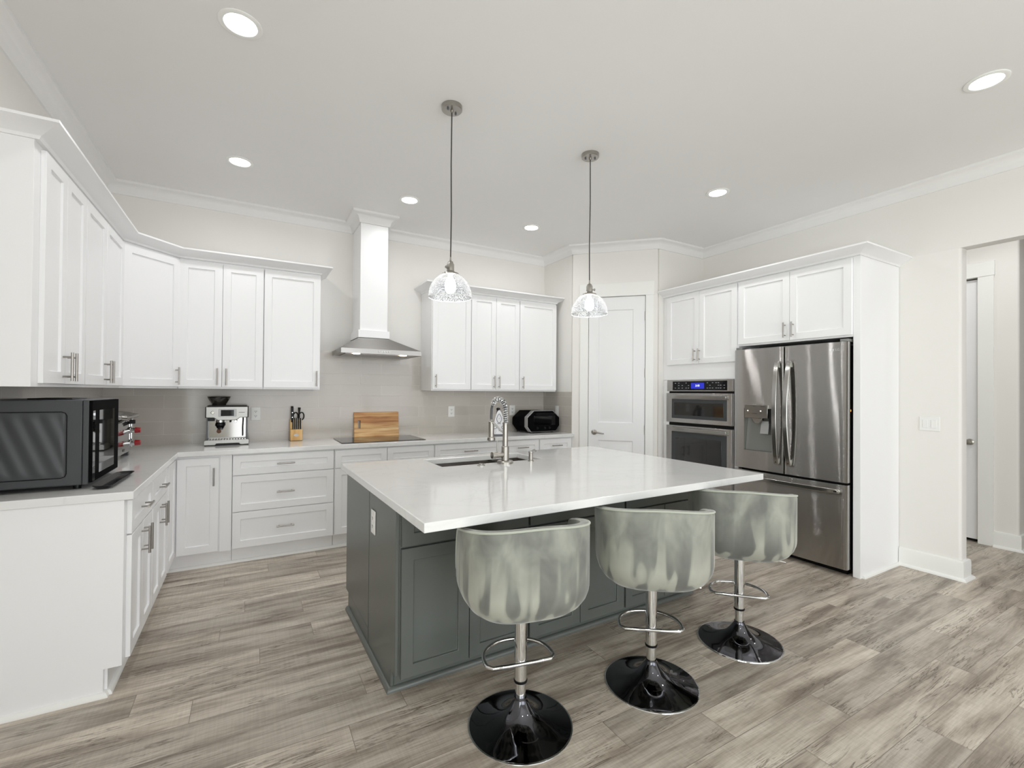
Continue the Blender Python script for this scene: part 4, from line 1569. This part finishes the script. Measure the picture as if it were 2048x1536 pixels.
outlet('white duplex outlet between the coffee machine and the knife block', (0.051, YB - 0.0065, 1.182), 0)
outlet('white duplex outlet on the tile right of the cutting board', (2.004, YB - 0.0065, 1.174), 0)
outlet('white duplex outlet partly behind the black countertop oven, left of it', (2.806, YB - 0.0065, 1.177), 0)
outlet('white duplex outlet on the tiled pantry return wall behind the black oven', (PX - 0.0065, 4.605, 1.178), -PI / 2 + PI)
o_i = outlet('white outlet on the slate green side of the island', isl(IB0 - 0.0165, 2.475, 0.710), IR - PI / 2)
c = thing('light_switch', 'white double rocker switch on the wall right of the refrigerator panel', 'light switch', (XR - 0.0005, 1.522, 1.176), -PI / 2)
add('cover_plate', MB().box(-0.064, 0.064, -0.006, 0, -0.056, 0.056), 'plate', c, bev=0.003)
for x in (-0.027, 0.027):
    add('rocker', MB().prism([(-0.033, -0.006), (-0.033, -0.011), (0.033, -0.008), (0.033, -0.006)], 0, 0.001, 'x') if False else MB().box(x - 0.017, x + 0.017, -0.009, -0.006, -0.032, 0.032), 'plate', c, bev=0.002)

# ---------------------------------------------------------------- things on the perimeter worktop
# microwave
c = thing('microwave', 'dark grey countertop microwave with ribbed side and mirror-black front', 'microwave', (-0.662, 2.892, ZC), PI / 2)
MW, MH = 0.505, 0.424
b = MB()
b.box(0.0, MW, 0.0225, 0.372, 0.022, MH)
add('casing', b, 'darkmetal', c, bev=0.006)
# pressed, ribbed panel on the near side (local x = 0 faces the camera)
rp = MB()
NU, NV = 90, 24
u0_, u1_, v0_, v1_ = 0.085, 0.365, 0.065, 0.362
G = []
for j in range(NV + 1):
    row = []
    for i in range(NU + 1):
        y = u0_ + (u1_ - u0_) * i / NU
        z = v0_ + (v1_ - v0_) * j / NV
        e = min(i / 4, (NU - i) / 4, j / 2, (NV - j) / 2, 1.0)
        ph = (y * 17.0 - z * 6.2)
        x = -0.0015 - 0.0042 * e * (0.5 + 0.5 * math.sin(ph * 2 * PI / 1.05))
        row.append(rp.bm.verts.new((x, y, z)))
    G.append(row)
for j in range(NV):
    for i in range(NU):
        rp.bm.faces.new((G[j][i], G[j][i + 1], G[j + 1][i + 1], G[j + 1][i]))
add('ribbed_side_panel', rp, 'darkmetal', c)
add('panel_bead', MB().tube([(-0.001, y, z) for y, z in [(0.372, 0.06), (0.095, 0.06), (0.083, 0.066), (0.078, 0.078), (0.078, 0.35), (0.083, 0.362), (0.095, 0.368), (0.372, 0.368)]], 0.0022, 6), 'black', c)
add('front_frame', MB().box(0.0, MW, 0.0, 0.022, 0.0225, MH), 'darkmetal', c, bev=0.003)
d = add('door', MB().box(0.004, MW - 0.003, -0.012, 0.0, 0.030, MH - 0.004), 'blackmatte', c, bev=0.002)
add('window', MB().box(0.115, 0.404, -0.0135, -0.012, 0.062, 0.372), 'mirrorglass', d)
add('edge_strip', MB().box(0.008, 0.046, -0.0135, -0.012, 0.034, 0.372), 'mirrorglass', d)
for (x, y) in ((0.05, 0.05), (0.45, 0.05), (0.05, 0.33), (0.45, 0.33)):
    add('foot', MB().lathe([(0.016, 0.0005), (0.016, 0.0225)], (x, y, 0), 16), 'black', c)
add('vent_cover', MB().box(0.12, 0.36, 0.09, 0.25, MH, MH + 0.006), 'black', c, bev=0.003)
# tray in front of it
tr = MB()
xs_, ys_ = 0.082, 0.46
R = []
for z, i in ((0.0, 0.03), (0.001, 0.022), (0.016, 0.0), (0.018, 0.002), (0.006, 0.026), (0.004, 0.034)):
    ring = []
    for (cx, cy, a0) in ((xs_ - 0.03, ys_ - 0.03, 0), (0.03, ys_ - 0.03, 90), (0.03, 0.03, 180), (xs_ - 0.03, 0.03, 270)):
        for k in range(5):
            a = math.radians(a0 + 22.5 * k)
            rr = max(0.03 - i, 0.0) if i < 0.03 else 0.0
            rr = 0.03 - i * 0.8
            ring.append((cx + rr * math.cos(a), cy + rr * math.sin(a), z))
    R.append(ring)
tag(add('baking_tray', MB().rings(R), 'tray', loc=(-0.645, 2.850, ZC), rz=-0.02), 'black enamel tray on the worktop along the front of the microwave', 'tray')

# toaster
c = thing('toaster', 'stainless toaster with red knobs in the corner behind the microwave', 'toaster', (-0.745, 3.855, ZC), PI / 2)
TW, TH = 0.425, 0.285
b = MB()
prof = [(0.0, 0.03), (0.0, 0.235), (0.014, 0.258), (0.05, 0.272), (0.20, 0.272), (0.236, 0.258), (0.25, 0.235), (0.25, 0.03)]
b.prism(prof, 0.0, TW, 'x')
add('housing', b, 'polsteel', c, bev=0.006)
lid = MB()
R = []
for z, i in ((0.271, 0.0), (0.284, -0.012), (0.296, -0.010), (0.312, 0.02), (0.320, 0.06)):
    R.append([(0.01 + i, -0.012 + i, z), (TW - 0.01 - i, -0.012 + i, z), (TW - 0.01 - i, 0.24 - i, z), (0.01 + i, 0.24 - i, z)])
add('top_cover', lid.rings(R), 'stainp', c, bev=0.008)
add('front_rail', MB().tube([(0.02, -0.016, 0.288), (0.03, -0.034, 0.286), (TW - 0.03, -0.034, 0.286), (TW - 0.02, -0.016, 0.288)], 0.014, 12), 'stainp', c)
for x in (0.352,):
    for z in (0.092, 0.182):
        kb = add('knob_base', MB().lathe([(0.024, 0), (0.024, -0.008), (0.018, -0.010), (0.017, -0.034)], (x, 0, z), 24, 'y'), 'chrome', c)
        add('knob', MB().lathe([(0.019, -0.032), (0.021, -0.034), (0.019, -0.062), (0.016, -0.066)], (x, 0, z), 24, 'y'), 'red', kb)
    add('lever', MB().box(x - 0.012, x + 0.012, -0.034, -0.001, 0.228, 0.256), 'black', c, bev=0.004)
add('front_rib', MB().box(0.392, 0.412, -0.010, 0.0, 0.06, 0.268), 'chrome', c, bev=0.003)
add('badge', MB().box(0.16, 0.21, -0.002, 0.0, 0.050, 0.066), 'darkmetal', c)
for (x, y) in ((0.03, 0.03), (0.395, 0.03), (0.03, 0.22), (0.395, 0.22)):
    add('foot', MB().box(x - 0.022, x + 0.022, y - 0.02, y + 0.02, 0.0005, 0.03), 'irongrey', c, bev=0.003)

# espresso machine
c = thing('espresso_machine', 'stainless espresso machine with bean hopper below the wall cabinets', 'coffee machine', (-0.166, 4.640, ZC), 0)
w = 0.155
add('rear_housing', MB().box(-w + 0.008, w - 0.008, 0.10, 0.25, 0.012, 0.318), 'satinsteel', c, bev=0.006)
hdp = [(-w, 0.332), (-w, 0.238), (-0.095, 0.236), (-0.068, 0.214), (0.068, 0.214), (0.095, 0.236), (w, 0.238), (w, 0.332)]
hd = add('head', MB().prism(hdp, 0.0, 0.12, 'y'), 'satinsteel', c, bev=0.005)
add('side_cheek', MB().box(-w - 0.004, -w + 0.004, 0.008, 0.25, 0.236, 0.330), 'black', c, bev=0.002)
add('side_cheek', MB().box(w - 0.004, w + 0.004, 0.008, 0.25, 0.236, 0.330), 'black', c, bev=0.002)
scb = add('screen_bezel', MB().box(-0.063, 0.068, -0.003, 0.0, 0.246, 0.310), 'silver', hd, bev=0.002)
add('screen', MB().box(-0.046, 0.050, -0.0045, -0.003, 0.252, 0.303), 'blackgloss', scb)
add('dial', MB().lathe([(0.015, 0), (0.015, -0.010), (0.011, -0.013)], (-0.104, 0, 0.282), 20, 'y'), 'chrome', hd)
add('wordmark', MB().box(0.085, 0.13, -0.001, 0.0, 0.280, 0.284), 'irongrey', hd)
add('top_rail', MB().box(-w + 0.01, w - 0.01, 0.02, 0.24, 0.332, 0.340), 'black', c, bev=0.002)
hp = add('bean_hopper', MB().lathe([(0.052, 0.338), (0.054, 0.352), (0.082, 0.398), (0.084, 0.412), (0.078, 0.415), (0.0, 0.413)], (-0.066, 0.12, 0), 36), 'hopper', c)
add('hopper_lid', MB().lathe([(0.086, 0.410), (0.086, 0.416), (0.03, 0.420), (0.0, 0.420)], (-0.066, 0.12, 0), 36), 'black', hp)
add('grind_outlet', MB().box(-0.146, -0.092, 0.03, 0.10, 0.208, 0.240), 'black', c, bev=0.004)
gh = add('group_head', MB().lathe([(0.032, 0.214), (0.032, 0.196), (0.028, 0.192)], (-0.052, 0.055, 0), 28), 'chrome', c)
pf = add('portafilter', MB().lathe([(0.030, 0.194), (0.036, 0.188), (0.038, 0.168), (0.030, 0.160), (0.026, 0.146), (0.012, 0.138)], (-0.052, 0.055, 0), 28), 'black', c)
add('handle', MB().tube([(-0.052, 0.03, 0.158), (-0.053, -0.04, 0.146), (-0.054, -0.10, 0.130)], lambda t: 0.012 + 0.004 * t, 14), 'black', pf)
add('handle_cap', MB().lathe([(0.016, -0.104), (0.0165, -0.100), (0.0, -0.106)], (-0.054, 0, 0.129), 18, 'y'), 'wooddark', pf)
add('hot_water_spout', MB().tube([(0.022, 0.05, 0.216), (0.022, 0.05, 0.194)], 0.007, 10), 'black', c)
add('steam_dial', MB().lathe([(0.011, 0.036), (0.011, 0.02), (0.008, 0.018)], (0.062, 0, 0.204), 16, 'y'), 'chrome', c)
add('steam_wand', MB().tube([(0.118, 0.05, 0.232), (0.118, 0.035, 0.21), (0.115, 0.03, 0.15), (0.116, 0.032, 0.075)], 0.0055, 10), 'black', c)
add('back_panel', MB().box(-0.142, 0.142, 0.092, 0.102, 0.06, 0.232), 'polsteel', c)
add('side_column', MB().box(-w + 0.004, -w + 0.016, 0.03, 0.12, 0.05, 0.238), 'irongrey', c, bev=0.002)
add('side_column', MB().box(w - 0.016, w - 0.004, 0.03, 0.12, 0.05, 0.238), 'irongrey', c, bev=0.002)
dtp = [(-w - 0.010, 0.006), (-0.085, 0.006), (-0.075, 0.018), (0.088, 0.018), (0.100, 0.006), (w + 0.010, 0.006), (w + 0.010, 0.042), (w, 0.050), (-w, 0.050), (-w - 0.010, 0.042)]
dt = add('drip_tray', MB().prism(dtp, -0.018, 0.14, 'y'), 'satinsteel', c, bev=0.003)
gr = MB()
for i in range(14):
    gr.box(-0.135 + i * 0.0205, -0.135 + i * 0.0205 + 0.008, 0.0, 0.088, 0.050, 0.053)
add('drip_grate', gr, 'chrome', dt)
add('base_plate', MB().box(-w - 0.006, w + 0.006, -0.012, 0.24, 0.0005, 0.016), 'black', c, bev=0.002)

# knife block
KX, KY = 0.335, 4.765
c = thing('knife_block', 'small pale wooden knife block on the back worktop left of the cooktop', 'knife block', (KX, KY, ZC), 0)
kw = 0.102
blk = MB().prism([(0.0, 0.0), (0.0, 0.108), (0.038, 0.108), (0.062, 0.200), (0.108, 0.166), (0.095, 0.0)], 0.0, kw, 'x')
add('block', blk, 'block', c, bev=0.002)
lo = MB()
lo.lathe([(0.020, 0), (0.020, -0.0008)], (0, 0, 0), 28, 'y')
bmesh.ops.scale(lo.bm, verts=lo.bm.verts, vec=(1.0, 1, 0.62))
bmesh.ops.translate(lo.bm, verts=lo.bm.verts, vec=(0.050, 0, 0.054))
add('oval_emblem', lo, 'silver', c)
add('foot_pad', MB().box(-0.002, kw + 0.002, -0.002, 0.097, -0.0, 0.003), 'black', c)
lean = 0.26


def steak_knife(i, label, grp):
    x = 0.0255 + i * 0.0163
    r = thing('steak_knife', label, 'knife', (KX + x, KY + 0.020, ZC + 0.1085), 0, grp)
    hnd = MB().prism([(-0.001, 0.0), (0.024, 0.104), (0.032, 0.102), (0.010, 0.0)], -0.0068, 0.0030, 'x')
    add('handle', hnd, 'black', r, bev=0.002)
    add('tang', MB().prism([(-0.0018, 0.0), (0.0232, 0.1045), (0.033, 0.1025), (0.0108, 0.0)], 0.0031, 0.0056, 'x'), 'stainp', r)
    return r


kl = ['steak knife at the left end of the front row in the knife block', 'steak knife second from the left in the front row of the knife block',
      'steak knife in the middle of the front row of the knife block', 'steak knife second from the right in the front row of the knife block',
      'steak knife at the right end of the front row in the knife block']
for i in range(5):
    steak_knife(i, 'black-handled ' + kl[i], 'steak knives in the block')
r = thing('chef_knife', 'black riveted chef knife handle standing tallest at the left of the knife block', 'knife', (KX + 0.0, KY + 0.055, ZC + 0.165), 0)
hk = add('handle', MB().prism([(-0.004, 0.008), (-0.004, 0.06), (0.008, 0.150), (0.030, 0.162), (0.036, 0.130), (0.026, 0.06), (0.028, 0.02), (0.022, 0.008)], 0.008, 0.030, 'x'), 'black', r, bev=0.004)
add('rivet', MB().lathe([(0.004, -0.002), (0.004, 0.0), ], (0.019, 0.0, 0.10), 10, 'y').lathe([(0.004, -0.004), (0.004, -0.001)], (0.019, -0.003, 0.055), 10, 'y'), 'chrome', hk)
add('bolster', MB().box(0.012, 0.026, 0.0, 0.020, -0.012, 0.010), 'stainp', r)
r = thing('sharpening_steel', 'black slim handle between the scissor loops in the knife block', 'sharpening steel', (KX + 0.078, KY + 0.072, ZC + 0.185), 0)
add('handle', MB().tube([(0, 0, 0.0), (0.002, 0.006, 0.03), (0.003, 0.014, 0.085), (0.005, 0.020, 0.125)], lambda t: 0.010 - 0.003 * math.sin(PI * t) + (0.002 if t > 0.9 else 0), 12), 'black', r)
r = thing('kitchen_scissors', 'black two-loop kitchen scissors at the right of the knife block', 'scissors', (KX + 0.078, KY + 0.095, ZC + 0.165), 0)
for s_ in (-1, 1):
    pts = []
    for k in range(25):
        a = 2 * PI * k / 24
        pts.append((s_ * (0.026 + 0.021 * math.cos(a)), 0.012, 0.062 + 0.036 * math.sin(a)))
    add('finger_loop', MB().tube(pts[:-1], 0.005, 8, closed=True), 'black', r)
add('pivot', MB().tube([(0.0, 0.008, 0.006), (0, 0.012, 0.034)], 0.012, 10), 'black', r)

# cooktop and cutting board
c = thing('cooktop', 'black glass cooktop set in the back worktop below the hood', 'cooktop', (0.722, 4.335, ZC), 0)
add('glass_top', MB().box(0, 0.785, 0, 0.495, 0.0005, 0.006), 'blackgloss', c, bev=0.002)
cb = thing('cutting_board', 'maple cutting board leaning upright on the tile behind the cooktop', 'cutting board', (0.928, 4.852, ZC), 0)
cb.rotation_euler = (math.radians(-7), 0, 0)
t = MB()
hx0, hx1, hz0, hz1 = 0.040, 0.064, 0.092, 0.172
xs = [0, hx0, hx1, 0.460]
zs = [0.003, hz0, hz1, 0.258]
V = {}
for yy in (0.0, 0.02):
    for i, x in enumerate(xs):
        for j, z in enumerate(zs):
            V[(i, j, yy)] = t.bm.verts.new((x, yy, z))
for yy in (0.0, 0.02):
    for i in range(3):
        for j in range(3):
            if (i, j) != (1, 1):
                t.bm.faces.new([V[(i, j, yy)], V[(i + 1, j, yy)], V[(i + 1, j + 1, yy)], V[(i, j + 1, yy)]])


def sd(a, b):
    t.bm.faces.new([V[a + (0.0,)], V[b + (0.0,)], V[b + (0.02,)], V[a + (0.02,)]])


for i in range(3):
    sd((i, 0), (i + 1, 0)); sd((i, 3), (i + 1, 3)); sd((0, i), (0, i + 1)); sd((3, i), (3, i + 1))
sd((1, 1), (2, 1)); sd((1, 2), (2, 2)); sd((1, 1), (1, 2)); sd((2, 1), (2, 2))
add('board', t, 'board', cb, bev=0.004)
for z in (0.088, 0.205):
    add('glue_line', MB().box(0.001, 0.459, -0.0004, 0.001, z, z + 0.0015), 'wooddark', cb, smooth=False)

# steam iron standing on its heel, soleplate towards the room
c = thing('steam_iron', 'white steam iron standing on its heel beside the faucet, soleplate facing out', 'iron', (2.335, 4.36, ZC), math.radians(-20))
sp_ = []
Hh = 0.262
for k in range(0, 21):
    t_ = k / 20
    wv = 0.058 * (1 - t_ ** 2.3) ** 0.62 if t_ < 1 else 0.0
    sp_.append((wv, 0.02 + Hh * t_))
poly = [(x, z) for x, z in sp_] + [(-x, z) for x, z in sp_[::-1][1:]]
so = add('soleplate', MB().prism(poly, 0.0, 0.008, 'y'), 'ironwhite', c, bev=0.002)
ch = MB()
tear = []
for k in range(33):
    a = 2 * PI * k / 32
    yy = 0.188 + 0.052 * math.cos(a) if math.cos(a) > 0 else 0.188 + 0.044 * math.cos(a)
    wv = 0.026 * math.sin(a) * (0.45 if math.cos(a) > 0.75 else (1 - 0.35 * max(0, math.cos(a))))
    tear.append((wv, -0.0005, yy))
ch.tube(tear[:-1], 0.0028, 6, closed=True)
for s_ in (-1, 1):
    ch.tube([(s_ * 0.052, -0.0005, 0.108), (s_ * 0.034, -0.0005, 0.110), (s_ * 0.026, -0.0005, 0.094), (s_ * 0.034, -0.0005, 0.078), (s_ * 0.054, -0.0005, 0.080)], 0.0028, 6)
    ch.tube([(s_ * 0.020, -0.0005, 0.132), (s_ * 0.0, -0.0005, 0.138)], 0.0026, 6)
for (x, z) in ((-0.035, 0.055), (0.0, 0.057), (0.035, 0.055), (-0.04, 0.036), (0.04, 0.036), (0, 0.19)):
    ch.lathe([(0.0038, 0.001), (0.0038, -0.0006)], (x, 0, z), 10, 'y')
add('steam_channel', ch, 'outline', so)
bd = MB()
R = []
for t_, yv in ((0.0, 0.008), (0.25, 0.035), (0.6, 0.06), (1.0, 0.072)):
    k_ = 1 - 0.28 * t_
    R.append([(x * k_, yv, 0.012 + (z - 0.012) * (1 - 0.06 * t_)) for x, z in poly])
add('body', bd.rings(R), 'irongrey', c)
add('handle', MB().tube([(0, 0.05, 0.03), (0, 0.11, 0.05), (0, 0.135, 0.12), (0, 0.12, 0.21), (0, 0.08, 0.27), (0, 0.05, 0.25)], 0.019, 14), 'irongrey', c)
add('steam_button', MB().lathe([(0.022, 0), (0.022, 0.012), (0.012, 0.022)], (0, 0.075, 0.282), 18), 'black', c)
add('heel', MB().box(-0.05, 0.05, -0.002, 0.115, 0.0005, 0.02), 'irongrey', c, bev=0.004)

# black countertop oven with chamfered corners
c = thing('countertop_oven', 'black chamfered countertop oven with a silver band at the right end of the worktop', 'countertop oven', (2.775, 4.475, ZC), math.radians(3))
W_, H_ = 0.462, 0.262


def octo(x0, x1, z0, z1, c0, c1):
    return [(x0 + c0, z0), (x1 - c0, z0), (x1, z0 + c1), (x1, z1 - c1 * 1.25), (x1 - c0 * 1.8, z1), (x0 + c0 * 1.8, z1), (x0, z1 - c1 * 1.25), (x0, z0 + c1)]


b = MB()
R = []
for y, i in ((0.075, 0.008), (0.33, 0.008), (0.385, 0.03)):
    R.append([(x, y, z) for x, z in octo(i, W_ - i, 0.012 + i * 0.6, H_ - i * 0.7, 0.05, 0.06)])
add('housing', b.rings(R), 'blackmatte', c, bev=0.006)
R = []
for y, i in ((0.020, 0.0), (0.078, 0.0)):
    R.append([(x, y, z) for x, z in octo(i, W_ - i, 0.012 + i, H_ - i, 0.05, 0.06)])
add('silver_band', MB().rings(R), 'silver', c, bev=0.003)
R = []
for y, i in ((0.022, 0.006), (0.0, 0.012), (-0.004, 0.018)):
    R.append([(x, y, z) for x, z in octo(i, W_ - i, 0.012 + i * 0.8, H_ - i, 0.05, 0.06)])
fr_ = add('front_panel', MB().rings(R), 'blackmatte', c)
add('door_glass', MB().box(0.075, W_ - 0.075, -0.007, -0.004, 0.088, 0.205), 'blackgloss', fr_, bev=0.003)
add('handle', MB().tube([(0.09, -0.006, 0.222), (0.09, -0.026, 0.222), (W_ - 0.09, -0.026, 0.222), (W_ - 0.09, -0.006, 0.222)], 0.006, 10), 'black', fr_)
for x in (0.125, 0.231, 0.30):
    add('control_knob', MB().lathe([(0.013, -0.003), (0.013, -0.014), (0.010, -0.016)], (x, 0, 0.058), 18, 'y'), 'black', fr_)
for x in (0.08, W_ - 0.08):
    for y in (0.05, 0.33):
        add('foot', MB().lathe([(0.016, 0.0005), (0.016, 0.016)], (x, y, 0), 14), 'black', c)
